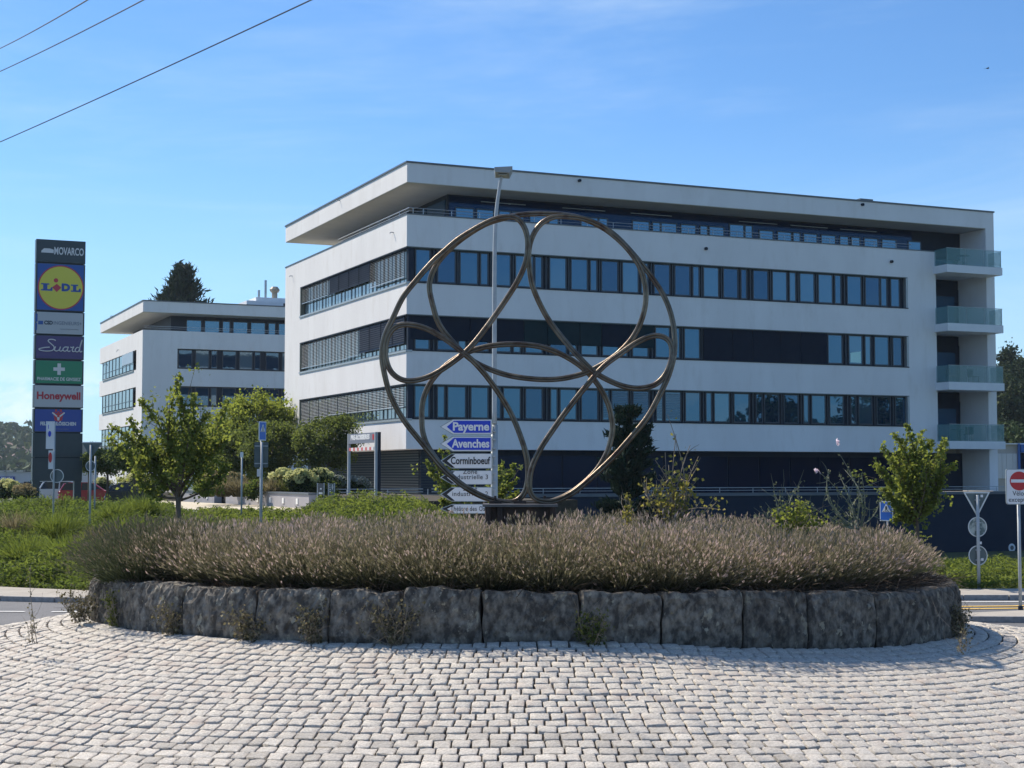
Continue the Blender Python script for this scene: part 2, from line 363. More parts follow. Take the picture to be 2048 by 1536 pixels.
# ------------------------------------------------------------------ cobbled apron round the island
def ell(th, t=0.):
    c, s = math.cos(th), math.sin(th); nx, ny = c / EA, s / EB; l = math.hypot(nx, ny)
    return np.array([EC[0] + EA * c + nx / l * t, EC[1] + EB * s + ny / l * t])
def zin(x): return -2.22 - .022 * np.maximum(x, 0) + .085 * np.exp(-((x - 2.2) / 3.2) ** 2)
def apron_z(x, y, t, T):
    zo = float(zt(x, y)) + .035; zi = float(zin(x)); return zi + (zo - zi) * min(1., max(0., t / T))
def edge_T(th):     # distance from the wall to the apron's outer circle along the normal
    p = ell(th); q = ell(th, 1.); d = q - p; o = p - np.array(AC); b = o @ d; c = o @ o - AR * AR
    return -b + math.sqrt(max(0, b * b - c))
ths = np.linspace(0, 2 * math.pi, 241); mb = MB(); vs = []
rows = 9
for th in ths[:-1]:
    T = edge_T(th)
    for r in range(rows):
        t = T * r / (rows - 1) * 1.0; p = ell(th, t - (.3 if r == 0 else 0)); zz = apron_z(*ell(th, T), t, T) - .013
        vs.append((p[0], p[1], zz if r < rows - 1 else zz + .0))
n = 240
mb.add(vs, [(i * rows + r, ((i + 1) % n) * rows + r, ((i + 1) % n) * rows + r + 1, i * rows + r + 1)[::-1] for i in range(n) for r in range(rows - 1)])
apron = make('cobbled_apron', mb, M_mortar, kind='structure', smooth=True)
# unit cobble: 5x5 domed top with a skirt, eight rough variants
def cobble_unit(seed):
    r = np.random.default_rng(seed); g = np.array([-1, -.84, 0, .84, 1]); top = []
    hh = r.normal(size=(5, 5)) * .07 + r.normal() * .07
    for iy, b in enumerate(g):
        for ix, a in enumerate(g):
            e = max(abs(a), abs(b)); corner = abs(a) * abs(b)
            sx = a * (.5 - .035 * (corner > .9)) + r.normal() * .012; sy = b * (.5 - .035 * (corner > .9)) + r.normal() * .012
            top.append((sx, sy, (1. - (.09 if e > .9 else 0.) - .06 * (corner > .9)) + hh[iy, ix]))
    skirt_i = [0, 1, 2, 3, 4, 9, 14, 19, 24, 23, 22, 21, 20, 15, 10, 5]
    sk = [(top[i][0] * .97, top[i][1] * .97, -.4) for i in skirt_i]; f = []
    for i in range(4):
        for j in range(4): a = i * 5 + j; f.append((a, a + 1, a + 6, a + 5))
    for k in range(16): f.append((skirt_i[k], 25 + k, 25 + (k + 1) % 16, skirt_i[(k + 1) % 16]))
    return np.array(top + sk), np.array([q if len(q) == 4 else q for q in f])
UN = [cobble_unit(100 + i) for i in range(8)]
cob = []
W0 = .205; t = .05; k = 0
while t < 8.2:
    cw = W0 * (1 + .05 * random.uniform(-1, 1)); th = random.uniform(0, .02)
    while th < 2 * math.pi:
        T = edge_T(th)
        p = ell(th, t + cw / 2); p2 = ell(th + .01, t + cw / 2); ds = np.linalg.norm(p2 - p) / .01
        w = .205 * random.uniform(.82, 1.22); thc = th + w / 2 / ds
        if t + cw < T - .26 and (p[1] < 33):
            c = ell(thc, t + cw / 2); q = ell(thc + .005, t + cw / 2); a = math.atan2(*(q - c)[::-1]); TT = edge_T(thc); pe = ell(thc, TT)
            z0 = apron_z(pe[0], pe[1], t + cw / 2, TT); cob.append((c[0], c[1], z0, a, w, cw, thc, 0))
        th += w / ds
    t += cw; k += 1
# outer header course along the rim
th = 0
while th < 2 * math.pi:
    T = edge_T(th); p = ell(th, T); p2 = ell(th + .01, edge_T(th + .01)); ds = np.linalg.norm(p2 - p) / .01; w = .22 * random.uniform(.9, 1.1)
    c = ell(th + w / 2 / ds, T - .13); pe = ell(th, T)
    a = math.atan2(*(p2 - p)[::-1]); cob.append((c[0], c[1], apron_z(pe[0], pe[1], T - .13, T), a, w, .26, th, 1)); th += w / ds
cob = np.array(cob)
# slope of the apron for tilting stones (outward fall)
def slope_at(th):
    T = edge_T(th); pe = ell(th, T); zo = zs(pe[0], pe[1]) + .035; zi = float(zin(ell(th)[0])); return (zi - zo) / T
def cobble_matrix(c):
    x, y, z, a, w, h, th, rim = c; n = ell(th, 1) - ell(th); sl_ = slope_at(th) if not rim else slope_at(th) * .6
    zax = Vector((n[0] * sl_, n[1] * sl_, 1)).normalized(); zax = (zax + Vector((random.gauss(0, .020), random.gauss(0, .020), 0))).normalized()
    xax = Vector((math.cos(a), math.sin(a), 0)); yax = zax.cross(xax).normalized(); xax = yax.cross(zax)
    m = Matrix((xax, yax, zax)).transposed().to_4x4(); m.translation = Vector((x, y, z - .045 + random.gauss(0, .004)))
    return m @ Matrix.Rotation(random.gauss(0, .035), 4, 'Z') @ Matrix.Diagonal((w - .020, h - .025, .055, 1))
px = np.array([(1024 + c[0] / c[1] * F) for c in cob]); py = np.array([HZ - c[2] / c[1] * F for c in cob])
vis = (px > -10) & (px < 2058) & (py < 1550) & (cob[:, 1] < 24)
order = np.argsort(np.where(vis, cob[:, 1], 1e9)); near = set(order[:300].tolist())
unit_me = []
for i, (vt, fc) in enumerate(UN):
    unit_me.append(npmesh('cobblestone', vt, fc, M_cobo, data_only=True, smooth=False))
AV = []; AF = []; b = 0
for i, c in enumerate(cob):
    m = cobble_matrix(c); v_i = i % 8
    if i in near:
        o = link('cobblestone', unit_me[v_i], apron); o.matrix_local = m
    else:
        vt, fc = UN[v_i]; mm = np.array(m); AV.append(vt @ mm[:3, :3].T + mm[:3, 3]); AF.append(fc + b); b += len(vt)
npmesh('cobblestones', np.concatenate(AV), np.concatenate(AF), M_cob, apron, kind='stuff')
# ------------------------------------------------------------------ island: soil, stone blocks
mb = MB(); vs = [(EC[0], EC[1], -1.35)]
for r in (.5, .8, .93, 1.0):
    for i in range(72):
        th = 2 * math.pi * i / 72; vs.append((EC[0] + EA * r * math.cos(th) * .97, EC[1] + EB * r * math.sin(th) * .97, {.5: -1.38, .8: -1.5, .93: -1.66, 1.: -2.6}[r]))
fs = [(0, 1 + i, 1 + (i + 1) % 72) for i in range(72)]
for r in range(3): fs += [(1 + r * 72 + i, 1 + (r + 1) * 72 + i, 1 + (r + 1) * 72 + (i + 1) % 72, 1 + r * 72 + (i + 1) % 72) for i in range(72)]
mb.add(vs, fs); make('planting_soil', mb, M_soil, kind='structure', smooth=True)
def th_px(x):
    """ellipse angle of the front point seen at photo column x"""
    kx = (x - 1024) / F; best = None
    for i in range(721):
        th = -math.pi + .02 + (math.pi - .04) * i / 720; p = ell(th)
        e = abs(p[0] / p[1] - kx)
        if p[1] < EC[1] - 1. + 0 and (best is None or e < best[0]): best = (e, th)
    return best[1]
bx = [216, 272, 372, 515, 660, 806, 964, 1160, 1322, 1481, 1611, 1747, 1890]
bth = [th_px(x) for x in bx]
th_l, th_r = bth[0], bth[-1]
bth = [th_l - .30, th_l - .085] + bth + [th_r + .13]
k = 14; rest = [bth[-1] + (2 * math.pi - (bth[-1] - bth[0])) * i / k for i in range(1, k)]
allth = bth + rest + [bth[0] + 2 * math.pi]
M_stone = mat('rough_stone', (.055, .049, .042), (.25, .225, .185), 9.0, .95, 1.0, 30., c3=(.30, .275, .21), s3=7.5, lo3=.60, hi3=.64, obj_rand=.25, detail=12, lo=.40, hi=.66, stretch=(1, 1, .7))
wall = thing('retaining_wall', 'low round wall of dark rough stone blocks holding the lavender bed', 'wall', (EC[0], EC[1], -2.3))
SLANT = {}
def slant(th):
    k = round(th % (2 * math.pi), 3)
    if k not in SLANT: SLANT[k] = random.uniform(-.05, .05)
    return SLANT[k] * .8
def block(t0, t1, seed, top, bot):
    sl0, sl1 = slant(t0), slant(t1)
    nu, nv = 22, 12; R = np.random.default_rng(seed); ph = R.random(12) * 6.28; g = .017
    tt = [t0 + (t1 - t0) * i / nu for i in range(nu + 1)]; L = np.linalg.norm(ell(t1) - ell(t0)); lean = R.normal() * .03
    def nz(a, b, c):
        return (.010 * math.sin(a * 7 + ph[0] + 2 * math.sin(b * 5 + ph[1])) + .008 * math.sin(a * 17 + ph[2] + b * 9) + .006 * math.sin(b * 23 + ph[3] + a * 11) + (.011 if a else 0) * R.normal() + .012 * math.sin(c * 9 + ph[4]))
    sec = []    # closed section: front bottom -> front top -> back top
    prof = [(0, v_) for v_ in np.linspace(0, 1, nv)] + [(-.16, 1.), (-.34, .985), (-.5, .97), (-.55, .5)]
    vs = []; K = len(prof)
    for i, th in enumerate(tt):
        s_ = (i / nu) * L; e = min(s_, L - s_); rnd = .035 * max(0, 1 - e / .05) ** 2; gap = g if i == 0 else (-g if i == nu else 0)
        thg = th + gap / L * (t1 - t0) / 1.
        for j, (off, h) in enumerate(prof):
            tz = top + .016 * math.sin(s_ * 4 + ph[5]) + .014 * math.sin(s_ * 11 + ph[6]) - rnd * 1.2
            z = bot + (tz - bot) * h; o = off + nz(s_, z, off) * (1 if e > .02 else .4)
            if j < nv: o += lean * (h - .5) - .03 * max(0, (h - .90) / .10) ** 2 - rnd + .03 * math.sin(h * 3.1)
            sh = ((sl0 * (1 - i / nu) + sl1 * i / nu) * (h - .5) + (.012 * math.sin(h * 9 + ph[7]) if i in (0, nu) else 0)) / L * (t1 - t0); p = ell(thg + sh, o + .02); vs.append((p[0] - EC[0], p[1] - EC[1], z + 2.3 + (R.normal() * .008 if 0 < j < K - 1 else 0)))
    fs = [(i * K + j, (i + 1) * K + j, (i + 1) * K + j + 1, i * K + j + 1) for i in range(nu) for j in range(K - 1)]
    fs += [tuple(range(K))[::-1], tuple(nu * K + j for j in range(K))]
    m = MB(); m.add(vs, fs); return m
for i in range(len(allth) - 1):
    c = ell((allth[i] + allth[i + 1]) / 2); top = -1.52 - .0022 * c[0] ** 2 - .016 * max(c[0], 0) + random.uniform(-.022, .022)
    if c[1] > 26: top = -1.66
    make('stone_block', block(allth[i], allth[i + 1], 50 + i, top, float(zin(c[0])) - .16), M_stone, wall, smooth=False)
# ------------------------------------------------------------------ lavender
M_lav = leafmat('lavender_stems', (.04, .052, .024), (.28, .25, .15), (.54, .41, .37), .45)
def lavender(centers, n_each, R0, H, wid=.012, dark=0.):
    parts = []
    for (cx, cy, cz, s, tone) in centers:
        n = int(n_each * s); a = rng.random(n) * 2 * math.pi; q = np.sqrt(rng.random(n)); lean = q * 1.02
        D = np.stack([np.cos(a) * np.sin(lean), np.sin(a) * np.sin(lean), np.cos(lean)], 1); D += rng.normal(size=(n, 3)) * .09
        P = np.stack([cx + np.cos(a) * q * R0 * .5 * s, cy + np.sin(a) * q * R0 * .5 * s, np.full(n, cz) + rng.random(n) * .05], 1)
        L = H * s * (.72 + .38 * rng.random(n)) * (1 - .16 * q)
        Vt, Fc, tip, k = blades(P, D, L, wid, 3, .16); tl = np.tile(np.repeat(np.linspace(0., .58, 4), 2), n) + np.repeat(rng.random(n) * .30 + tone, k)  # woody dark foot; shading low in the clump is also put into the tint
        parts.append((Vt, Fc, np.clip(tl, 0, .82)))
        # leafy side sprigs on the lower half
        m = int(n * 1.5); idx = rng.integers(0, n, m); f = rng.random(m)[:, None] ** 1.3 * .72
        Q = P[idx] + D[idx] / np.linalg.norm(D[idx], axis=1)[:, None] * (L[idx][:, None]) * f
        lv, lf = leaves(Q, .07, .18, -.3, d=D[idx] * 1.5, dj=.6); parts.append((lv, lf, rep4(np.clip(.05 + .45 * rng.random(m) * f[:, 0] + tone * .5, 0, .7))))
        # flower spikes
        Q = tip - D * .02; sv, sf = leaves(Q, .078, .20, 0, d=D * 3.5, dj=.35)
        parts.append((sv, sf, rep4(np.clip(.62 + .42 * rng.random(n) + tone, .3, 1.))))
        sv, sf = leaves(Q, .07, .19, 0, d=D * 3.5, dj=.35); parts.append((sv, sf, rep4(np.clip(.62 + .42 * rng.random(n) + tone, .3, 1.))))
    return merge(parts)
cen = []
for ring, (rr, k) in enumerate(((.835, 46), (.68, 34), (.50, 20))):
    for i in range(k):
        th = 2 * math.pi * (i + .5 * ring + random.uniform(-.22, .22)) / k; x = EC[0] + EA * rr * math.cos(th); y = EC[1] + EB * (rr - .0) * math.sin(th)
        if y > 28.5 and ring == 0 and random.random() < .4: continue
        z = {0: -1.60, 1: -1.56, 2: -1.52}[ring] - .008 * max(0, x) - .0012 * abs(x) ** 1.6
        s = random.uniform(.84, 1.06)
        if ring: s *= .95
        if abs(x) < 2.5 and ring == 2: s *= .80
        if ring == 1 and abs(x) < 2.2 and y < EC[1]: s = 1.06; z = -1.50
        if ring == 0 and abs(x) < 3.5 and y < EC[1]: s = max(s, .98)
        cen.append((x, y, z, s, random.uniform(-.12, .1)))
Vt, Fc, t = lavender(cen, 1050, .78, .93, .009)
npmesh('lavender', Vt, Fc, M_lav, tint=t, kind='stuff')['label'] = 'faded mauve lavender filling the top of the stone island'
bush = thing('lavender_bush', 'darker spiky lavender bush overhanging the left end of the stone wall', 'shrub', (-5.7, 23.6, -1.7))
M_lavd = leafmat('lavender_bush_stems', (.045, .065, .03), (.12, .13, .07), (.21, .17, .13), .32)
Vt, Fc, t = lavender([(.15, 0, 0, 1.12, 0.), (.1, .9, .0, 1.1, .05), (.6, .7, .05, 1.05, -.05)], 1600, .8, 1.0, .010)
npmesh('foliage', Vt, Fc, M_lavd, bush, tint=t)
# dry woody twigs hanging over the wall top
parts = []
for i in range(120):
    th = math.pi + .12 + (math.pi - .24) * (i + random.random()) / 120; p = ell(th, -.55); d = ell(th, 1) - ell(th); n = 26
    D = np.stack([np.full(n, d[0]), np.full(n, d[1]), np.full(n, .15)], 1) + rng.normal(size=(n, 3)) * .55
    P = np.tile([p[0], p[1], -1.56 - .0025 * p[0] ** 2], (n, 1)) + rng.normal(size=(n, 3)) * [.2, .2, .04]
    v_, f_, _, k_ = blades(P, D, .34 * (.6 + .8 * rng.random(n)), .011, 3, .3); parts.append((v_, f_, np.repeat(rng.random(n) * .8, k_)))
Vt, Fc, t = merge(parts); M_dry = leafmat('dry_lavender_wood', (.045, .035, .028), (.17, .125, .09), (.25, .19, .14), .1)
npmesh('dead_twigs', Vt, Fc, M_dry, tint=t, kind='stuff')['label'] = 'dry brown lavender wood along the top of the stone wall'
# ------------------------------------------------------------------ main office building (local x along the shaded front, y along the sunlit side)
P0 = at(812, 898, 78.); P0[2] = 0.
FZ = [(2.74, 4.54), (6.18, 8.03), (9.62, 11.46)]       # window bands
def ru(x, off=0., P=None):      # photo column -> distance along the front, on the plane set back by off
    P = P0 if P is None else P
    q = hit(x, 700, P + V * off, V); return float((q - P) @ U)
def lv(x, off=0., P=None):
    P = P0 if P is None else P
    q = hit(x, 700, P + U * off, U); return float((q - P) @ V)
bld = thing('office_building', 'large white four storey office block with ribbon windows and an overhanging flat roof', 'building', P0, ROT)
LX, LY = 33.1, 22.45
w = MB()
for z0, z1 in ((1.25, 2.74), (4.54, 6.18), (8.03, 9.62), (11.46, 13.07)): w.box(0, LX, 0, LY, z0, z1)
for z0, z1 in FZ: w.box(31.07, LX, 0, 3, z0, z1); w.box(0, 3, 19.1, LY, z0, z1)
w.box(36.87, 37.5, 0, 3.2, -1.0, 14.72); w.box(LX, 36.87, 3.0, 3.3, -1., 14.7)
make('wall', w, M_wall, bld)
c = MB()
for z0, z1 in FZ: c.box(.28, 31.07, .28, 19.1, z0, z1)
c.box(3.1, 36.86, 2.3, 20.3, 13.075, 14.69)
make('window_band', c, M_dark, bld)
g = MB(); g.box(1.3, 32.7, 1.3, 21.5, -1.6, 1.249); g.box(32.7, 36.86, 2.4, 2.9, -1.04, 1.249); make('ground_floor', g, M_dark2, bld)
gg = MB()
for i in range(13): gg.box(5.2 + i * 2.05, 5.2 + i * 2.05 + 1.95, 1.24, 1.29, -1.0, .95)
make('ground_floor_glazing', gg, G_dark, bld)
lou = MB()
for j in range(16): lou.box(1.22, 4.9, 1.235, 1.29, -1.0 + j * .14, -.93 + j * .14)
for j in range(16): lou.box(1.235, 1.29, 1.5, 15.0, -1.0 + j * .14, -.93 + j * .14)
make('louvre_cladding', lou, mat('louvre_metal', (.012, .022, .036), (.018, .03, .046), 2., .35, metal=.3), bld)
rf = MB(); rf.box(0, 37.5, 0, 22.5, 14.72, 15.70); roof = make('roof', rf, [M_wall], bld)
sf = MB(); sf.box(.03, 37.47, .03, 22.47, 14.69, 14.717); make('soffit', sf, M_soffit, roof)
cp = MB(); cp.box(-.05, 37.55, -.05, 22.55, 15.703, 15.79); cp.box(28.0, 28.9, .3, .8, 15.79, 15.95); make('roof_edge', cp, M_capm, roof)
pc = MB(); pc.box(-.03, LX + .02, -.03, .34, 13.072, 13.13); pc.box(-.03, .34, .34, LY + .02, 13.072, 13.13); make('parapet_coping', pc, M_capm, bld)
# front panes (photo columns), one list per storey
R3 = [(832, 858), (876, 909), (921, 954), (962, 974.5), (988, 1019.5), (1032, 1065), (1071, 1082.5), (1100.6, 1131), (1143.5, 1174), (1182, 1193), (1204.6, 1235), (1246.5, 1276), (1284, 1295), (1310, 1339), (1351.5, 1379.6), (1387.6, 1398), (1409, 1437), (1448.7, 1475.5), (1484, 1493), (1508.6, 1536), (1547, 1573.6), (1581, 1591.5), (1602, 1628.4), (1639, 1665), (1672, 1682), (1696.7, 1722.6), (1733, 1759), (1764, 1774), (1784, 1799)]
R2 = [(831, 857), (876, 910), (918, 930), (943, 975), (990, 1020), (1027.6, 1039.5), (1052, 1083), (1101, 1131.5), (1140, 1151), (1163.5, 1193), (1206, 1235), (1245, 1253), (1266, 1295), (1312, 1338), (1344, 1358), (1370, 1398), (1409, 1437), (1448, 1475), (1484, 1494), (1508, 1536), (1547, 1574), (1581, 1592), (1602, 1628), (1657, 1683), (1698.6, 1723), (1731, 1740), (1750, 1775.7), (1786.5, 1802)]
R1 = [(831, 857), (876, 888), (896.5, 930), (943, 975), (990, 1000), (1008, 1039.5), (1052, 1083), (1102, 1113), (1121, 1151), (1163.5, 1194), (1206, 1216.5), (1224, 1255), (1266.6, 1296), (1313, 1323.5), (1330.6, 1359.5), (1371, 1398), (1412, 1421), (1428.6, 1456.6), (1468, 1496), (1512, 1522), (1529, 1555), (1568, 1594), (1606.6, 1614.5), (1623, 1648), (1659, 1684), (1701, 1709), (1717, 1741), (1753, 1777.5), (1790, 1808)]
def window(u0, u1, z0, z1, off, parent, gm, fr=.07, fm=M_dark, side=False, name='window'):
    """frame standing proud of the band, glass as its child"""
    o = MB(); p = MB(); a, b = off - .05, off - .01
    if not side:
        o.ring([(u0 - fr, z0 - fr), (u1 + fr, z0 - fr), (u1 + fr, z1 + fr), (u0 - fr, z1 + fr)], [(u0, z0), (u1, z0), (u1, z1), (u0, z1)], a, b)
        p.box(u0 + .002, u1 - .002, off - .035, off - .012, z0 + .002, z1 - .002)
    else:
        for (y0, y1, c0, c1) in ((u0 - fr, u0, z0 - fr, z1 + fr), (u1, u1 + fr, z0 - fr, z1 + fr), (u0, u1, z0 - fr, z0), (u0, u1, z1, z1 + fr)): o.box(a, b, y0, y1, c0, c1)
        p.box(off - .035, off - .012, u0 + .002, u1 - .002, z0 + .002, z1 - .002)
    f = make(name, o, fm, parent); make('pane', p, gm, f); return f
M_fr = mat('window_frame_metal', (.022, .034, .05), (.028, .042, .06), 3., .35)
for lst, (z0, z1), fl in ((R1, FZ[0], 1), (R2, FZ[1], 2), (R3, FZ[2], 3)):
    for i, (a, b) in enumerate(lst):
        u0, u1 = ru(a, .25), ru(b, .25)
        f = window(u0, u1, z0 + .15, z1 - .13, .28, bld, random.choice(GW), fm=M_fr)
        if fl == 1 and 1200 < a < 1365:      # pale inner venetian blinds
            s = MB()
            for j in range(15): s.box(u0 + .02, u1 - .02, .236, .240, z1 - .2 - j * .092 - .052, z1 - .2 - j * .092)
            make('inner_blind', s, mat('inner_slats', (.10, .16, .20), (.12, .18, .23), 2., .5), f)
        if fl == 2 and 1690 < a < 1700:
            s = MB(); s.add([(u0 + .06, .236, z0 + .22), (u1 - .06, .236, z0 + .2), (u1 - .06, .236, z0 + .86), (u0 + .06, .236, z0 + .76)], [(0, 1, 2, 3)])
            make('lit_opening', s, mat('lit_opening_tone', (.55, .85, .8), rough=.8), f)  # brightness of the opening is put into this pale opaque colour
    # fine vertical posts between panes
    mu = MB()
    for (a, b), (c_, d_) in zip(lst[:-1], lst[1:]):
        if c_ - b > 10: m_ = ru((b + c_) / 2, .25); mu = MB(); mu.box(m_ - .03, m_ + .03, .20, .275, z0 + .06, z1 - .06); make('mullion', mu, M_fr, bld)
    pass
    si = MB(); si.box(.05, 31.07, -.03, .27, z0 - .002, z0 + .05); make('window_sill', si, M_dark, bld)
    hd = MB(); hd.box(.05, 31.07, .02, .27, z1 - .05, z1 - .002); make('window_head', hd, mat('head_metal', (.10, .13, .14), rough=.5), bld)
    rv = MB(); rv.box(30.95, 31.068, .02, .27, z0 + .05, z1 - .05); make('reveal', rv, M_sill, bld)
def blind(u0, u1, z0, z1, off, m, parent=bld, slat=True, step=.075, tilt=.5):
    s = MB()
    if slat:
        z = z1 - .03
        while z > z0 + .03: s.add([(u0, off - .028, z - .02), (u1, off - .028, z - .02), (u1, off + .02, z + .012), (u0, off + .02, z + .012)], [(0, 1, 2, 3)]); z -= step * .62
        s.box(u0, u1, off - .03, off + .02, z0, z0 + .035)
    else: s.box(u0, u1, off - .01, off + .008, z0, z1); s.box(u0, u1, off - .03, off + .02, z0 - .02, z0 + .02)
    return make('blind', s, m, parent)
# second storey dark outer blinds on the front
edges = [ru(x, .12) for x in (820, 873, 940, 985, 1048, 1095, 1160, 1204, 1262, 1309)]
for i, (a, b) in enumerate(zip(edges[:-1], edges[1:])): blind(a + .02, b - .02, FZ[1][0] + .62, FZ[1][1] - .04, .14, M_slatg if i in (4, 5, 6, 8) else M_slatd, slat=False)
edges = [ru(x, .12) for x in (1407, 1466, 1506, 1561, 1602, 1655)]
for a, b in zip(edges[:-1], edges[1:]): blind(a + .015, b - .015, FZ[1][0] + .08, FZ[1][1] - .04, .14, M_slatd, slat=False)
# sunlit side: panes, louvre blinds
for fl, (z0, z1) in enumerate(FZ):
    nmod = 10; L0, L1 = .5, 18.9; st = (L1 - L0) / nmod
    for i in range(nmod):
        a = L0 + i * st
        window(a + .12, a + st * .60, z0 + .14, z1 - .13, .30, bld, G_winL, fm=M_fr, side=True)
        window(a + st * .70, a + st - .10, z0 + .14, z1 - .13, .30, bld, G_winL, fm=M_fr, side=True)
        low = {0: [.66, .66, .66, .66, .66, .66, .66, 1., 1., 1.], 1: [.80, .80, .80, .80, .86, .9, .9, .9, .9, .9], 2: [.84, .84, .84, .58, .58, .58, .58, .58, .58, .58]}[fl][i]
        zb = z1 - .06 - (z1 - z0 - .14) * low; s = MB(); z = z1 - .08
        op = (fl == 2 and 3 <= i <= 6) or (fl == 1 and i <= 3)
        if op: s.box(.108, .118, a + .03, a + st - .03, zb, z1 - .06)
        while z > zb + .03:
            s.add([(.05, a + .03, z - .022), (.05, a + st - .03, z - .022), (.105, a + st - .03, z + .012), (.105, a + .03, z + .012)], [(0, 3, 2, 1)]); z -= .085 if not op else .11
        s.box(.05, .10, a + .03, a + st - .03, zb - .02, zb + .02); make('blind', s, M_slat if not op else mat('blue_slat', (.02, .04, .085), (.026, .05, .10), 2., .6, spec=.2), bld)
        s = MB(); s.box(.045, .07, a - .015, a + .015, z0 + .05, z1 - .05); make('guide_rail', s, M_dark, bld)
    s = MB(); s.box(-.05, .3, -.04, 19.1, z0 - .06, z0 + .045); make('window_sill', s, M_sill, bld)
    s = MB(); s.box(.004, .27, .05, 19.1, z1 - .06, z1 - .002); make('window_head', s, M_dark, bld)
    s = MB(); s.box(.006, .27, 19.0, 19.098, z0 + .05, z1 - .06); make('reveal', s, M_reveal, bld)
    s = MB(); s.box(.14, .42, .14, .42, z0 + .05, z1 - .06); make('corner_post', s, M_dark2, bld)
# penthouse glazing and railing
PH = [(912, 946), (954.5, 986), (999, 1019.5), (1026.6, 1046), (1061, 1093), (1099.5, 1116), (1164, 1196), (1200, 1215), (1267.5, 1299), (1307.5, 1321), (1325, 1354), (1364.7, 1392.5), (1403, 1416), (1421.5, 1449), (1462.5, 1489), (1493.5, 1506), (1522, 1547.7), (1558.6, 1584.4), (1590, 1602), (1611, 1636), (1646.5, 1673), (1683.6, 1699), (1706.5, 1722), (1732.5, 1758), (1768, 1794.5), (1821, 1844)]
for i, (a, b) in enumerate(PH):
    top = 14.2 if 1460 < a < 1500 else 13.98
    window(ru(a, 2.25), ru(b, 2.25), 13.2, top, 2.3, bld, G_roof, fm=M_fr)
s = MB(); s.box(3.2, 33.2, 2.285, 2.296, 13.1, 14.6); make('dark_glazing', s, glassmat('deep_blue_glass', (.004, .012, .04), 1.45, .08, tintc=(.3, .6, 1.)), bld)
s = MB()
for i in range(6): s.box(3.05, 3.1, 2.6 + i * 2.8, 5.2 + i * 2.8, 13.2, 14.45)
make('side_glazing', s, G_roof, bld)
s = MB(); s.box(6.6, 6.72, 2.26, 2.295, 14.4, 14.44)
for a in (5., 9.8, 14., 21., 24.5, 28.): s.box(a, a + 2.6, 2.26, 2.295, 14.42, 14.45)
make('lamp_strip', s, M_sill, bld)
rl = MB()
for z, r in ((13.45, .02), (13.29, .014)): rl.tube([(.18, 12., z), (.18, .18, z), (31.5, .18, z)], r, 6)
u = .4
while u < 31.5: rl.tube([(u, .18, 13.13), (u, .18, 13.45)], .018, 5); u += 1.55 if u > .5 else .55
for y in (1.6, 3.2, 4.8, 6.4, 8.): rl.tube([(.18, y, 13.13), (.18, y, 13.45)], .018, 5)
make('railing', rl, M_alu, bld)
# water spouts
for (x, y, sd_) in ((1158, 361, 0), (1724, 409, 0), (1411, 497, 0), (1782, 523, 0), (680, 401, 1), (787, 465, 1), (585, 552, 1)):
    s = MB()
    if sd_ == 0: q = hit(x, y, P0, V) - P0; u = q @ U; s.tube([(u, .1, q[2]), (u, -.14, q[2] - .02)], .085, 8); make('water_spout', s, M_dark, bld)
    else: q = hit(x, y, P0, U) - P0; v_ = q @ V; s.tube([(.05, v_, q[2]), (-.16, v_, q[2]), (-.2, v_, q[2] - .06)], .03, 6); make('water_spout', s, M_alu, bld)
# loggias and balconies at the far end
for lv_, zb in enumerate((11.75, 8.32, 4.89, 1.46)):
    s = MB(); s.box(32.95, 37.05, -1.2, .35, zb, zb + .45); s.box(33.1, 36.87, .35, 3.0, zb + .1, zb + .40)
    bal = make('balcony', s, M_conc, bld)
    zt0, zt1 = zb + .45, zb + 1.42
    for (a, b) in ((33.0, 34.33), (34.37, 35.68), (35.72, 37.0)):
        s = MB(); s.box(a, b, -1.16, -1.145, zt0, zt1); make('glass_panel', s, G_bal, bal)
    for x in (32.99, 37.0):
        s = MB(); s.box(x, x + .015, -1.14, -.05, zt0, zt1); make('glass_panel', s, G_bal, bal)
    s = MB()
    for a in (34.35, 35.70, 36.98, 33.02): s.box(a - .012, a + .012, -1.142, -1.12, zt0, zt1)
    s.box(32.98, 37.02, -1.165, -1.14, zt1, zt1 + .025); make('handrail', s, M_alup, bal)
    if lv_ > 0 or True:
        top = zb + (2.95 if lv_ else 2.75)
        s = MB(); s.box(33.12, 36.85, 2.5, 2.6, zb + .42, zb + 2.95); d = make('balcony_door', s, M_dark2, bld)
        s = MB(); s.box(34.2, 36.5, 2.47, 2.495, zb + .55, zb + 2.5); make('pane', s, G_roof, d)
        s = MB(); s.box(33.12, 36.85, 2.55, 2.9, zb + 2.95, zb + 3.5) if lv_ else None; make('loggia_lining', s, M_dark2, bld) if lv_ else None
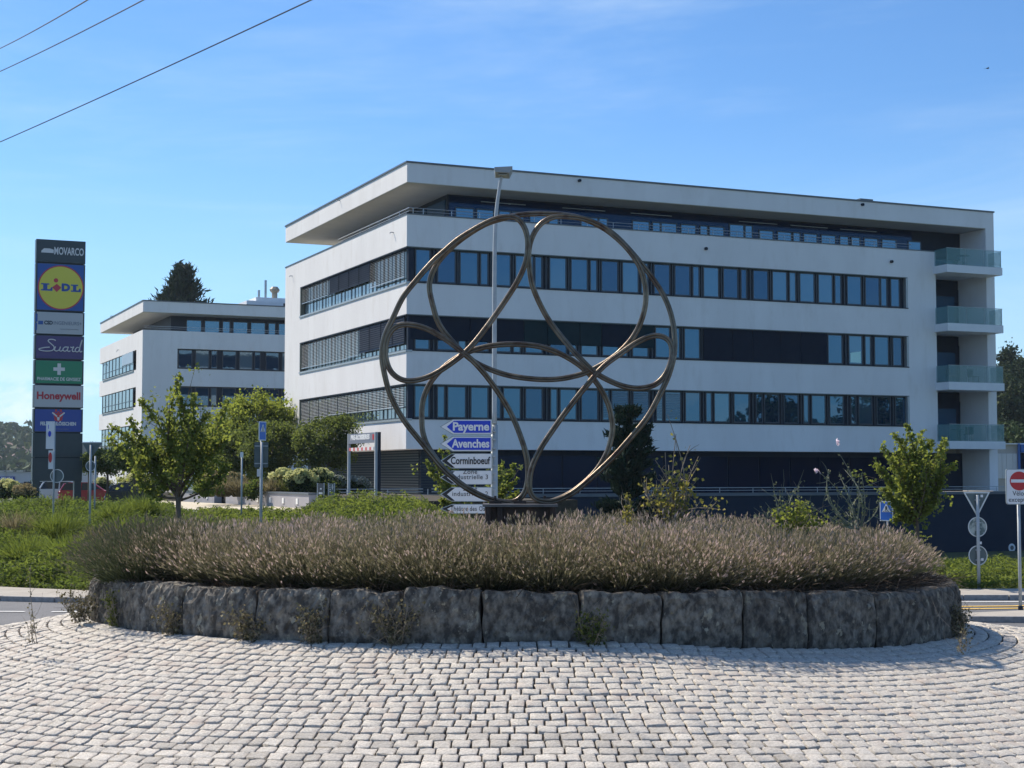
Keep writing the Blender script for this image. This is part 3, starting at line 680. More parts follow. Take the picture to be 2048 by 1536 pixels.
# terrace furniture seen through the glass
def bistro(u, v, z, label, chairs=True):
    w0 = P0 + U * u + V * v; t = thing('balcony_table', label, 'table', (w0[0], w0[1], z), ROT, 'tables on the balconies')
    s = MB(); s.disc(0, 0, .38, 0, .03, 18); me = s; top = MB(); top.add([(x, z_, .72 + y) for x, y, z_ in s.v], s.f); make('table_top', top, M_dark, t)
    s = MB(); s.tube([(0, 0, .02), (0, 0, .72)], .03, 6); make('stem', s, M_dark, t); s = MB(); s.box(-.22, .22, -.22, .22, 0, .03); make('base', s, M_dark, t)
def bchair(u, v, z, label, rz=0.):
    w0 = P0 + U * u + V * v; t = thing('balcony_chair', label, 'chair', (w0[0], w0[1], z), ROT + rz, 'chairs on the balconies')
    s = MB(); s.box(-.24, .24, -.24, .24, .43, .46); make('seat', s, M_dark2, t); s = MB(); s.box(-.24, .24, .21, .25, .46, .9); make('backrest', s, M_dark2, t)
    for a in (-.21, .21):
        for b in (-.21, .21): s = MB(); s.tube([(a, b, 0), (a, b, .43)], .018, 5); make('leg', s, M_dark, t)
bistro(34.9, -.3, 12.17, 'dark round table behind the glass of the topmost balcony')
bistro(34.3, -.3, 1.88, 'dark round table behind the glass of the lowest balcony')
bchair(34.0, -.2, 5.31, 'dark chair behind the glass of the third balcony down', .4)
bchair(35.0, -.4, 1.88, 'dark chair beside the table on the lowest balcony', -.9)
bchair(35.6, -.2, 5.31, 'low dark seat at the right of the third balcony down', .2)
# terrace slab, its parapet and low railing
TR = thing('terrace_wall', 'long dark wall of the raised terrace below the office block', 'wall', P0, ROT)
s = MB(); s.box(-6.2, 60, -2.9, -2.5, -7, -1.0); make('wall', s, mat('dark_terrace_wall', (.012, .024, .045), (.018, .032, .055), .5, .8, spec=.15), TR)
s = MB(); s.box(-6.25, 60, -2.98, -2.42, -1.15, -.99); make('coping', s, mat('terrace_coping', (.09, .11, .13), (.12, .14, .16), 1., .5), TR)
s = MB(); s.box(-6, 60, -2.5, 1.3, -1.6, -1.05); s.box(-6, 1.3, 1.3, 32, -1.6, -1.05); make('terrace_floor', s, M_terr, TR)
rail = thing('terrace_railing', 'low two bar grey railing on the dark terrace wall', 'railing', P0, ROT)
for z, r in ((-.72, .022), (-.86, .018)):
    for a, b in ((-6.0, -.1), (.35, 45)): s = MB(); s.tube([(a, -2.7, z), (b, -2.7, z)], r, 6); make('bar', s, M_alup, rail)
u = -6.0
while u < 45: s = MB(); s.tube([(u, -2.7, -1.0), (u, -2.7, -.72)], .02, 5); make('post', s, M_alup, rail); u += 2.05
# small round sign and white marks of the garage entrance on the dark wall
q = P0 + U * ru(2016, -2.92) + V * -2.92; gs = thing('garage_sign', 'small round white sign on the dark wall at the right edge', 'sign', (q[0], q[1], 0), ROT)
s = MB(); s.disc(0, -4.22, .24, -.03, 0); make('disc', s, M_conc, gs); s = MB(); s.disc(0, -4.22, .13, -.035, -.031, 16); make('symbol', s, M_capm, gs)
for x in (1990, 2003, 2016, 2029, 2042):
    q = P0 + U * ru(x, -2.92) + V * -2.92; s = MB(); s.box(-.14, .14, -.03, 0, -4.82, -4.62)
    tag(make('wall_marker', s, M_conc, None, (q[0], q[1], 0), ROT), 'small white rectangle, ' + {1990: 'leftmost', 2003: 'second from left', 2016: 'middle one', 2029: 'fourth from left', 2042: 'rightmost'}[x] + ' of five low on the dark wall', 'marker', 'white markers on the garage wall')
# ------------------------------------------------------------------ second office building farther left
P2 = at(285, 700, 141.); P2[2] = 0.
b2 = thing('office_building', 'smaller looking white office block farther away on the left, behind the maple', 'building', P2, ROT)
yl = lv(200, 0., P2); BX = 60.
w = MB()
for z0, z1 in ((1.25, 2.74), (4.54, 6.18), (8.03, 9.62), (11.46, 13.07)): w.box(0, BX, 0, yl, z0, z1)
for z0, z1 in FZ: w.box(0, ru(355, 0., P2), 0, 3, z0, z1)
w.box(0, BX, 0, yl, -1.9, 1.0); make('wall', w, M_wall, b2)
c = MB(); c.box(.3, BX - .3, .3, yl - .3, 1., 13.0); c.box(3., BX - 3, 2.3, yl - 2, 13.07, 14.7); make('window_band', c, M_dark, b2)
rf = MB(); rf.box(0, BX, 0, yl, 14.72, 15.70); roof = make('roof', rf, M_wall, b2)
sf = MB(); sf.box(.03, BX - .03, .03, yl - .03, 14.69, 14.717); make('soffit', sf, M_soffit, roof)
cp = MB(); cp.box(-.05, BX + .05, -.05, yl + .05, 15.703, 15.80); make('roof_edge', cp, M_capm, roof)
us = ru(355, 0., P2) + .2; ue = ru(575, 0., P2)
G_mid = glassmat('clear_window_glass', (.09, .14, .18), 2., .03, wav=.04, tintc=(.6, .85, 1.))
for fl, (z0, z1) in enumerate(FZ):
    u = us; i = 0
    while u < ue:
        wd = (1.15, 1.15, .45)[i % 3]; window(u, u + wd, z0 + .15, z1 - .13, .28, b2, (G_win, G_mid)[(i * 7 + fl) % 3 == 0], fm=M_fr); u += wd + (.42, .3, .62)[i % 3]; i += 1
    s = MB(); s.box(us - .2, BX - 1, -.03, .28, z0, z0 + .06); make('window_sill', s, M_dark, b2)
    v0, v1 = lv(268, 0, P2), lv(207, 0, P2); n = 9; st = (v1 - v0) / n
    for i in range(n):
        window(v0 + i * st + .1, v0 + (i + 1) * st - .1, z0 + .12, z1 - .1, .20 - .0, b2, G_winL, fm=M_fr, side=True) if False else None
        s = MB(); s.box(-.02, .01, v0 + i * st + .12, v0 + (i + 1) * st - .12, z0 + .1, z1 - .1); make('window', s, G_winL, b2)
    s = MB()
    for i in range(n + 1): s.box(-.06, .0, v0 + i * st - .06, v0 + i * st + .06, z0, z1)
    s.box(-.05, -.01, v0, v1, z0 + .6, z0 + .66); make('mullion', s, M_fr, b2)
    if fl == 2: s = MB(); s.box(-.09, -.06, v0 + .1, v0 + 3 * st, z0 + .75, z1 - .05); make('blind', s, M_slat, b2)
    s = MB(); s.box(-.08, .0, v0 - .1, v1 + .1, z0 - .08, z0); make('window_sill', s, M_sill, b2)
u = 4.5; i = 0
while u < ue:
    wd = (1.3, 1.3, .6)[i % 3]; window(u, u + wd, 13.2, 14.3, 2.3, b2, G_roof, fm=M_fr); u += wd + .4; i += 1
rl = MB(); rl.tube([(.18, .18, 13.45), (ue, .18, 13.45)], .02, 5); rl.tube([(.18, .18, 13.28), (ue, .18, 13.28)], .015, 5); make('railing', rl, M_alu, b2)
for (x, y) in ((225, 632), (238, 700), (212, 728)):
    q = hit(x, y, P2, U) - P2; s = MB(); s.tube([(.05, q @ V, q[2]), (-.16, q @ V, q[2]), (-.22, q @ V, q[2] - .2)], .035, 6); make('water_spout', s, M_alu, b2)
# roof plant
def onroof(x, y, d): q = at(x, y, d); return q
q = at(533, 600, 150); ru_ = thing('roof_ventilation', 'white plant box with pipes and a capped vent on the far roof', 'vent', (q[0], q[1], 15.8), ROT)
s = MB(); s.box(-2.2, 6, -1, 2.5, 0, .75); s.box(-1.2, 6, -.6, 2.2, .75, 1.15); make('housing', s, M_conc, ru_)
s = MB(); s.box(1.4, 6, -1.02, -.98, .35, .62); make('grille', s, M_dark, ru_)
for a, h in ((-.75, 1.9), (-.1, 2.9)): s = MB(); s.tube([(a, 0, .7), (a, 0, h)], .12, 8); make('pipe', s, M_alu, ru_)
s = MB(); s.tube([(.8, 0, 1.1), (.8, 0, 1.75)], .28, 8); s.tube([(.8, 0, 1.75), (.8, 0, 1.95), (.8, 0, 2.05), (.8, 0, 2.3)], [.38, .5, .5, .3], 8); make('vent_cap', s, mat('weathered_tin', (.33, .27, .2), (.42, .36, .28), 3., .6), ru_)
# ------------------------------------------------------------------ wire sculpture on its plinth
def catmull(P, n=8, closed=True):
    P = [np.array(p, float) for p in P]; out = []; m = len(P)
    for i in range(m if closed else m - 1):
        p0 = P[(i - 1) % m] if closed or i else P[i]; p1 = P[i]; p2 = P[(i + 1) % m]; p3 = P[(i + 2) % m] if closed or i < m - 2 else P[(i + 1) % m]
        for k in range(n):
            t = k / n; out.append(.5 * (2 * p1 + (p2 - p0) * t + (2 * p0 - 5 * p1 + 4 * p2 - p3) * t * t + (3 * p1 - p0 - 3 * p2 + p3) * t ** 3))
    if not closed: out.append(P[-1])
    return out
M_bronze = mat('weathered_bronze_steel', (.13, .105, .075), (.23, .19, .14), 3., .38, .2, 30., metal=.85, c3=(.10, .06, .045), s3=5., lo3=.5, hi3=.7)
SD = 25.4
LOOPS = [
 ([(285, 400), (300, 500), (340, 610), (440, 725), (520, 785), (640, 832), (760, 856), (880, 858), (980, 843), (1070, 812), (1180, 745), (1265, 655), (1312, 550), (1325, 440), (1300, 330), (1240, 235), (1150, 150), (1060, 98), (960, 68), (850, 58), (750, 60), (650, 78), (550, 112), (450, 175), (370, 245), (315, 315)], .10, 0.),
 ([(300, 300), (225, 385), (160, 470), (112, 570), (72, 660), (60, 750), (75, 850), (105, 950), (165, 1060), (260, 1180), (350, 1290), (450, 1375), (540, 1425), (620, 1448), (690, 1448), (735, 1415), (757, 1350), (755, 1250), (725, 1140), (670, 1010), (585, 880), (500, 780), (410, 705), (330, 650), (255, 614), (180, 601), (120, 616), (85, 670), (77, 745), (100, 820), (150, 862), (215, 868), (300, 842), (400, 780), (480, 712), (560, 612), (640, 500), (705, 400), (745, 310), (757, 225), (745, 150), (708, 98), (650, 88), (580, 105), (500, 145), (420, 195), (355, 250)], -.05, .10),
 ([(790, 440), (850, 560), (930, 670), (1010, 765), (1080, 832), (1160, 876), (1230, 900), (1300, 905), (1370, 885), (1420, 830), (1447, 750), (1440, 690), (1405, 658), (1350, 655), (1280, 685), (1200, 740), (1120, 800), (1050, 878), (960, 990), (880, 1100), (815, 1200), (775, 1290), (765, 1380), (790, 1430), (840, 1447), (900, 1440), (980, 1400), (1070, 1325), (1160, 1240), (1250, 1140), (1330, 1040), (1390, 930), (1435, 830), (1460, 720), (1455, 600), (1425, 490), (1370, 390), (1290, 285), (1200, 185), (1120, 125), (1030, 88), (950, 78), (880, 82), (820, 115), (780, 175), (762, 250), (768, 350)], -.05, -.10),
 ([(245, 1050), (250, 960), (285, 875), (345, 805), (420, 750), (500, 715), (600, 694), (710, 690), (820, 702), (920, 738), (1020, 800), (1095, 880), (1145, 970), (1168, 1070), (1160, 1150), (1135, 1225), (1080, 1310), (990, 1390), (900, 1438), (820, 1456), (740, 1460), (650, 1452), (560, 1430), (450, 1372), (350, 1285), (280, 1190), (252, 1120)], .16, .0),
]
scp = thing('wire_sculpture', 'tall weathered bronze sculpture of interlaced looping tubes standing on a dark plinth', 'sculpture', (0, SD, 0))
for li, (pts, dy, tw) in enumerate(LOOPS):
    P = []
    cx, cz = 755, 750
    for (X, Y) in pts:
        a = math.atan2(Y - cz, X - cx); P.append(at(740 + X * .41667, 400 + Y * .41667, SD) - np.array([0, SD, 0]) + np.array([0, dy + .07 * math.sin(3 * a + li * 1.9) + tw * math.sin(a), 0]))
    Q = catmull(P, 6); m = len(Q); L = []
    for s in (-1, 1):
        pp = []
        for i in range(m):
            t = Q[(i + 1) % m] - Q[i - 1]; nrm = np.cross(t, (0, 1, 0)); nrm /= np.linalg.norm(nrm); pp.append(Q[i] + nrm * .020 * s)
        L.append(pp)
    b = MB()
    for pp in L: b.tube(pp, .026, 8, closed=True)
    make('loop', b, M_bronze, scp, smooth=True)
zb = at(1040, 1009, SD)[2]; xa, xb = at(966, 1000, SD)[0], at(1114, 1000, SD)[0]
M_rust = mat('dark_rusty_steel', (.035, .026, .022), (.09, .05, .035), 5., .7, .3, 30., metal=.3)
b = MB(); b.box(xa, xb, -.5, .5, zb - .03, zb + .012); make('base_plate', b, mat('plate_steel', (.11, .10, .095), (.17, .15, .14), 5., .5, metal=.5), scp)
b = MB(); b.box(xa + .1, xb - .05, -.38, .38, zb - .32, zb - .032); b.box(xa + .5, xb - .3, -.4, -.382, zb - .28, zb - .06); make('plinth', b, M_rust, scp)
for x in (xa + .09, xa + .28, xb - .08): b = MB(); b.tube([(x, -.42, -1.5), (x, -.42, zb - .03)], .055, 8); make('leg', b, M_rust, scp)
for x in (xa + .2, (xa + xb) / 2, xb - .2):
    b = MB(); b.box(x - .1, x + .1, -.06, .06, zb + .012, zb + .06); b.box(x - .02, x + .02, -.05, .05, zb + .06, zb + .14); make('bracket', b, M_rust, scp)
# ------------------------------------------------------------------ street lamp with the stack of direction signs
LD = 37.0
g0 = zs((988 - 1024) / F * LD, LD); q = at(988, 1000, LD)
lamp = thing('street_lamp', 'tall slender grey street lamp carrying the stack of direction signs', 'street lamp', (q[0], LD, 0))
P = [at(x, y, LD) - np.array([q[0], LD, 0]) for x, y in ((989, 850), (989, 700), (989, 560), (990, 480), (993, 420), (999, 375), (1003, 352))]
b = MB(); b.tube([(0, 0, g0)] + [tuple(P[0])], .085, 10); make('lower_pole', b, M_alup, lamp, smooth=True)
b = MB(); b.tube([tuple(p) for p in catmull(P, 4, False)], [.058 - .022 * i / 24 for i in range(25)], 8); make('pole', b, M_alup, lamp, smooth=True)
hc = at(1007, 346, LD) - np.array([q[0], LD, 0])
b = MB(); x, z = hc[0], hc[2]
b.add([(x - .215, -.3, z + .085), (x + .215, -.3, z + .105), (x + .215, .3, z + .06), (x - .215, .3, z + .04), (x - .20, -.3, z - .03), (x + .14, -.3, z - .05), (x + .14, .3, z - .08), (x - .2, .3, z - .06)],
      [(0, 1, 2, 3), (7, 6, 5, 4), (0, 4, 5, 1), (1, 5, 6, 2), (2, 6, 7, 3), (3, 7, 4, 0)])
hd_ = make('lamp_head', b, mat('lamp_housing', (.26, .29, .30), (.31, .34, .35), 5., .5), lamp)
b = MB(); b.box(x - .13, x + .09, -.22, .1, z - .085, z - .07); make('diffuser', b, mat('lamp_diffuser', (.30, .31, .26), rough=.3), hd_)
M_sb = mat('sign_blue', (.012, .045, .52), rough=.35); M_sw = mat('sign_white', (.80, .80, .80), (.74, .745, .75), 2., .4)
M_sk = mat('sign_black', (.012, .012, .015), rough=.4); M_sg = mat('sign_grey_edge', (.30, .35, .36), rough=.45); M_sr = mat('sign_red', (.50, .015, .02), rough=.35)
M_sback = mat('sign_back_grey', (.09, .125, .13), (.12, .155, .16), 3., .5, metal=.3); M_blu = mat('sign_light_blue', (.01, .13, .55), rough=.35)
SG = [(839, 869, 'Payerne', 'b'), (873, 903, 'Avenches', 'b'), (907, 937, 'Corminboeuf', 'w'), (941, 969, 'Zone\nindustrielle 3', 'w2'), (974, 1003, 'Zone\nindustrielle 2', 'w2'), (1008, 1027, 'Théâtre des Osses', 'w3')]
lbl = ['blue arrow sign reading Payerne, topmost of the stack on the lamp post', 'blue arrow sign reading Avenches below the Payerne sign', 'white arrow sign with a black chevron reading Corminboeuf', 'white arrow sign reading Zone industrielle 3, below Corminboeuf', 'white arrow sign second from the bottom, partly behind the sculpture tube', 'lowest white arrow sign of the stack reading Théâtre des Osses']
def arrow(x0, x1, z0, z1, tip, r=.0):
    m = (z0 + z1) / 2; return [(x0, m), (x0 + tip, z0), (x1, z0), (x1, z1), (x0 + tip, z1)]
for i, (ya, yb, s, kd) in enumerate(SG):
    z1, z0 = at(930, ya, LD)[2], at(930, yb, LD)[2]; x0, x1 = at(880, 900, LD)[0], at(984.5, 900, LD)[0]
    cx, cz = (x0 + x1) / 2, (z0 + z1) / 2; sg = thing('direction_sign', lbl[i], 'sign', (cx, LD - .12, cz), 0, 'direction signs on the lamp post')
    hw, hh = (x1 - x0) / 2, (z1 - z0) / 2; tip = .29
    b = MB(); b.poly(arrow(-hw, hw, -hh, hh, tip), -.02, .04); make('panel', b, M_sg, sg)
    b = MB(); b.poly(arrow(-hw + .03, hw - .014, -hh + .014, hh - .014, tip - .01), -.024, -.021); make('face', b, M_sw, sg)
    if kd == 'b':
        b = MB(); b.poly(arrow(-hw + .165, hw - .035, -hh + .035, hh - .035, tip - .12), -.028, -.025); make('blue_field', b, M_sb, sg)
        text(s, .27, sg, (.115, -.031, .0), M_sw, fit=.89 if i else .86, ext=.002, bold=.009)
    else:
        b = MB(); c1 = -hw + .045; c2 = -hw + tip + .01; w_ = .11
        b.poly([(c1, 0), (c2 - .03, -hh + .024), (c2 - .03 + w_ * .8, -hh + .024), (c1 + w_ + .03, 0), (c2 - .03 + w_ * .8, hh - .024), (c2 - .03, hh - .024)], -.028, -.025) if False else None
        b.add([(c1, -.027, 0), (c2 - .02, -.027, -hh + .02), (c2 + .06, -.027, -hh + .02), (c1 + .13, -.027, 0)], [(0, 1, 2, 3)])
        b.add([(c1, -.027, 0), (c1 + .13, -.027, 0), (c2 + .06, -.027, hh - .02), (c2 - .02, -.027, hh - .02)], [(0, 1, 2, 3)]); make('chevron', b, M_sk, sg)
        if kd == 'w': text(s, .24, sg, (.10, -.031, 0), M_sk, fit=.93, ext=.002, bold=.005)
        elif kd == 'w2': text(s, .155, sg, (.10, -.031, .07), M_sk, fit=.84, ext=.002, space=1.1)
        else: text(s, .155, sg, (.125, -.031, 0), M_sk, fit=.97, ext=.002, space=1.1)
    b = MB()
    for zz in (-hh * .6, hh * .6): b.box(hw - .02, hw + .09, .0, .05, zz - .015, zz + .015)
    make('bracket', b, M_alup, sg)
# ------------------------------------------------------------------ small traffic signs
def post(t, x, y, z0, z1, r=.03, m=None): b = MB(); b.tube([(x, 0, z0), (x, 0, z1)], r, 8); return make('post', b, m or M_alup, t, smooth=True)
def poly_r(pts, y0, y1, m, t, name): b = MB(); b.poly(pts, y0, y1); return make(name, b, m, t)
def rrect(x0, x1, z0, z1, r, n=4):
    out = []
    for cx, cz, a in ((x1 - r, z0 + r, -90), (x1 - r, z1 - r, 0), (x0 + r, z1 - r, 90), (x0 + r, z0 + r, 180)):
        for i in range(n + 1): t_ = math.radians(a + 90 * i / n); out.append((cx + r * math.cos(t_), cz + r * math.sin(t_)))
    return out
# no entry sign at the right edge
d = 31.0; q = at(2037, 1000, d); gz = zs(q[0], d) + .12; T_ = thing('no_entry_sign', 'white plate with a red no entry disc above bicycle exception text at the right edge', 'sign', (q[0], d, gz))
h = lambda y: at(2037, y, d)[2] - gz
w_ = .262; post(T_, .0, 0, 0, h(1000), .034); b = MB(); b.tube([(0, 0, 0), (0, 0, .08)], .05, 8); make('base_collar', b, M_dark, T_)
b = MB(); b.poly(rrect(-w_, w_, h(1009), h(938), .05), -.06, -.035); pl = make('panel', b, M_sg, T_)
b = MB(); b.poly(rrect(-w_ + .015, w_ - .015, h(1007.5), h(939.5), .04), -.064, -.061); make('face', b, M_sw, T_)
b = MB(); b.disc(0, h(962), .187, -.068, -.065, 36); make('red_disc', b, M_sr, T_)
b = MB(); b.box(-.165, .165, -.072, -.069, h(965), h(958.8)); make('white_bar', b, M_sw, T_)
text('Vélos', .135, T_, (0, -.066, h(987)), M_sk, ext=.002, xs=.9); text('exceptés', .135, T_, (0, -.066, h(999.5)), M_sk, ext=.002, xs=.9)
# back of the give way sign with two round sign backs
d = 36.9; q = at(1955, 1000, d); gz = zs(q[0], d); T_ = thing('give_way_sign', 'grey triangular give way sign back above two round sign backs, right of the island', 'sign', (q[0], d, gz))
h = lambda y: at(1955, y, d)[2] - gz; X = lambda x: (x - 1955) / F * d
post(T_, 0, 0, 0, h(990), .04)
tri = [(X(1955), h(1034)), (X(1981), h(984)), (X(1928), h(984))]; tin = [(X(1955), h(1028)), (X(1977), h(986.5)), (X(1932), h(986.5))]
poly_r(tri, .05, .07, M_sback, T_, 'triangle_back'); b = MB(); b.ring(tri, tin, .03, .05); make('rim', b, mat('sign_rim', (.62, .66, .66), rough=.4), T_)
for cy, mm in ((1054, mat('sign_back_painted_glare', (.40, .46, .44), (.10, .15, .15), 6., .4, lo=.42, hi=.55)), (1111, M_sback)):  # white back; the light it mirrors is painted in as pale patches
    b = MB(); b.disc(0, h(cy), .215, .05, .065, 28); make('round_back', b, mm, T_)
    o_ = [(.222 * math.cos(a * math.pi / 14), h(cy) + .235 * math.sin(a * math.pi / 14)) for a in range(28)]; i_ = [(.205 * math.cos(a * math.pi / 14), h(cy) + .215 * math.sin(a * math.pi / 14)) for a in range(28)]
    b = MB(); b.ring(o_, i_, .025, .05); make('rim', b, MATS['sign_rim'], T_)
for (sx, sy) in ((1964, 992), (1960, 1086), (1963, 1119)): b = MB(); b.box(X(sx) - .025, X(sx) + .03, .02, .045, h(sy) - .03, h(sy) + .03); make('sticker', b, M_sw, T_)
b = MB()
for yy in (1000, 1045, 1060, 1100, 1120): b.box(-.055, .055, -.03, .05, h(yy) - .012, h(yy) + .012)
make('clamp', b, M_alup, T_)
def pedsign(px0, px1, py0, py1, pole_x, pole_y, d, label, rz, gzo=0., wid=.5):
    cx = (px0 + px1) / 2; q = at(cx, py1, d); z0, z1 = q[2], at(cx, py0, d)[2]; gz = zs(q[0], d); t = thing('crossing_sign', label, 'sign', (q[0], d, gz), rz, 'pedestrian crossing signs')
    hw = wid / 2; a, c = z0 - gz, z1 - gz; post(t, 0, 0, 0, (a + c) / 2, .03)
    b = MB(); b.box(-hw, hw, -.05, -.03, a, c); make('panel', b, M_sw, t); b = MB(); b.box(-hw + .025, hw - .025, -.054, -.051, a + .025, c - .025); make('blue_face', b, M_blu, t)
    m = a + (c - a) * .66; tr_h = (c - a) * .42; b = MB(); b.poly([(-hw * .68, m - tr_h * .5), (hw * .68, m - tr_h * .5), (0, m + tr_h * .5)], -.058, -.055); make('triangle', b, M_sw, t)
    b = MB(); b.disc(0, m + tr_h * .12, .022, -.062, -.059, 10); b.poly([(-.02, m - tr_h * .2), (.02, m - tr_h * .2), (.025, m + tr_h * .05), (-.025, m + tr_h * .05)], -.062, -.059)
    for k in range(4): b.box(-hw * .5 + k * hw * .27, -hw * .5 + k * hw * .27 + hw * .14, -.062, -.059, m - tr_h * .46, m - tr_h * .38)
    b.poly([(-.045, m - tr_h * .36), (-.025, m - tr_h * .36), (.0, m - tr_h * .18), (-.02, m - tr_h * .18)], -.062, -.059); b.poly([(.03, m - tr_h * .36), (.05, m - tr_h * .36), (.018, m - tr_h * .18), (.0, m - tr_h * .18)], -.062, -.059)
    make('walking_symbol', b, M_sk, t); return t
pedsign(1764, 1786, 1002, 1042, 0, 0, 38.5, 'blue pedestrian crossing sign in front of the dark wall, beside the right maple', math.radians(-42), wid=.36)
T_ = pedsign(517, 527, 843, 881, 0, 0, 44., 'narrow looking blue pedestrian crossing sign on a post left of centre', math.radians(72), wid=.42)
# big grey sign back and a small box below it on a second post
d = 43.6; q = at(522, 900, d); gz = zs(q[0], d); T_ = thing('road_sign', 'grey rounded back of a tall rectangular road sign in front of the round trees', 'sign', (q[0], d, gz)); h = lambda y: at(522, y, d)[2] - gz
post(T_, .02, 0, 0, h(884), .035)
b = MB(); b.poly(rrect((508 - 522) / F * d, (536 - 522) / F * d, h(935), h(884), .04), .0 + .04, .055); make('panel_back', b, M_sback, T_)
b = MB()
for yy in (892, 927): b.box((509 - 522) / F * d, (535 - 522) / F * d, .02, .038, h(yy) - .015, h(yy) + .015)
make('stiffener', b, M_alup, T_); b = MB(); b.box(-.10, -.0, -.05, .03, h(953), h(938)); make('counter_box', b, M_sw, T_)
d = 50.; q = at(484, 900, d); gz = zs(q[0], d); T_ = thing('marker_post', 'thin grey post with a small white plate left of the grey sign back', 'post', (q[0], d, gz)); h = lambda y: at(484, y, d)[2] - gz
post(T_, 0, 0, 0, h(905), .028); b = MB(); b.box(-.05, .05, -.05, -.03, h(915), h(904)); make('plate', b, M_sw, T_)
# left hand narrow sign and give way back
d = 46.; q = at(108.5, 900, d); gz = zs(q[0], d); T_ = thing('bus_stop_sign', 'narrow white sign seen nearly edge on, with a red disc, before the pylon', 'sign', (q[0], d, gz)); h = lambda y: at(108, y, d)[2] - gz; X = lambda x: (x - 108.5) / F * d
post(T_, 0, 0, 0, h(846), .03)
def slab(xa_, xb_, za, zb_, name, m, y=-.05, dy=.0):
    b = MB(); b.add([(xa_, y - .12, za), (xb_, y, za), (xb_, y, zb_), (xa_, y - .12, zb_), (xa_, y - .09, za), (xb_, y + .03, za), (xb_, y + .03, zb_), (xa_, y - .09, zb_)], [(0, 1, 2, 3), (7, 6, 5, 4), (0, 4, 5, 1), (3, 2, 6, 7), (0, 3, 7, 4), (1, 5, 6, 2)]); return make(name, b, m, T_)
slab(X(95), X(109), h(898), h(846), 'panel', M_sw); slab(X(94.5), X(109.5), h(845.5), h(843), 'cap', M_sw); slab(X(100.5), X(108.), h(938), h(901), 'plate', M_sw)
b = MB(); b.disc(X(104.2), h(915), .15, -.17, -.165, 18, a=.35); make('red_disc', b, M_sr, T_); b = MB(); b.disc(X(102.5), h(868), .09, -.19, -.18, 12, a=.5); b.box(X(99.5), X(100.5), -.19, -.18, h(858), h(850)); make('symbol', b, M_sb, T_)
o_ = [(X(114) + .2 * math.cos(a * math.pi / 12), h(952) + .2 * math.sin(a * math.pi / 12)) for a in range(24)]; i_ = [(X(114) + .18 * math.cos(a * math.pi / 12), h(952) + .18 * math.sin(a * math.pi / 12)) for a in range(24)]
b = MB(); b.disc(X(114), h(952), .18, .05, .06, 24); make('round_back', b, M_sback, T_); b = MB(); b.ring(o_, i_, .03, .05); make('rim', b, MATS['sign_rim'], T_)
d = 47.; q = at(181.6, 900, d); gz = zs(q[0], d); T_ = thing('give_way_sign', 'grey triangular give way sign back on a post right of the advertising pylon', 'sign', (q[0], d, gz)); h = lambda y: at(181.6, y, d)[2] - gz; X = lambda x: (x - 181.6) / F * d
post(T_, 0, 0, 0, h(890), .035)
tri = [(X(181.6), h(917)), (X(203), h(885)), (X(163), h(885))]; poly_r(tri, .05, .07, M_sback, T_, 'triangle_back'); b = MB(); b.box(X(163), X(203), .03, .05, h(885.8), h(884)); make('rim', b, MATS['sign_rim'], T_)
b = MB(); o_ = [(X(181) + .15 * math.cos(a * math.pi / 12), h(932) + .16 * math.sin(a * math.pi / 12)) for a in range(24)]; i_ = [(X(181) + .135 * math.cos(a * math.pi / 12), h(932) + .145 * math.sin(a * math.pi / 12)) for a in range(24)]; b.ring(o_, i_, .03, .05); make('rim', b, MATS['sign_rim'], T_)
b = MB(); b.disc(X(181), h(932), .14, .05, .06, 20); make('round_back', b, M_sback, T_)
d = 52.; q = at(191, 900, d); gz = zs(q[0], d); T_ = thing('marker_post', 'thin grey post just right of the left give way sign', 'post', (q[0], d, gz)); post(T_, 0, 0, 0, at(191, 912, d)[2] - gz, .03)
for x0, x1, lab in ((635, 648, 'left one of two small notice boards on legs by the terrace wall'), (657, 669, 'right one of two small notice boards on legs by the terrace wall')):
    d = 57.; q = at((x0 + x1) / 2, 980, d); gz = min(zs(q[0], d), -1.3); T_ = thing('notice_board', lab, 'sign', (q[0], d, gz), 0, 'small notice boards'); hw = (x1 - x0) / 2 / F * d; h = lambda y: at(640, y, d)[2] - gz
    for s in (-1, 1): b = MB(); b.tube([(s * hw, 0, -.4), (s * hw, 0, h(966))], .022, 6); make('leg', b, M_alup, T_)
    b = MB(); b.box(-hw * .86, hw * .86, -.02, .02, h(990), h(967)); make('panel', b, M_capm if x0 == 635 else M_sback, T_)
    b = MB()
    if x0 == 635: b.box(-hw * .2, hw * .3, -.027, -.022, h(979), h(976)); b.box(-hw * .6, hw * .6, -.027, -.022, h(988), h(984.5))
    else:
        for k in range(4): b.box(-hw * .6, hw * (-.5 + .1 * k), -.027, -.022, h(972 + 4 * k), h(970 + 4 * k))
        b.box(hw * .1, hw * .6, -.027, -.022, h(976), h(972)); b.box(hw * .25, hw * .45, -.027, -.022, h(979), h(969))
    make('print', b, M_sw, T_)
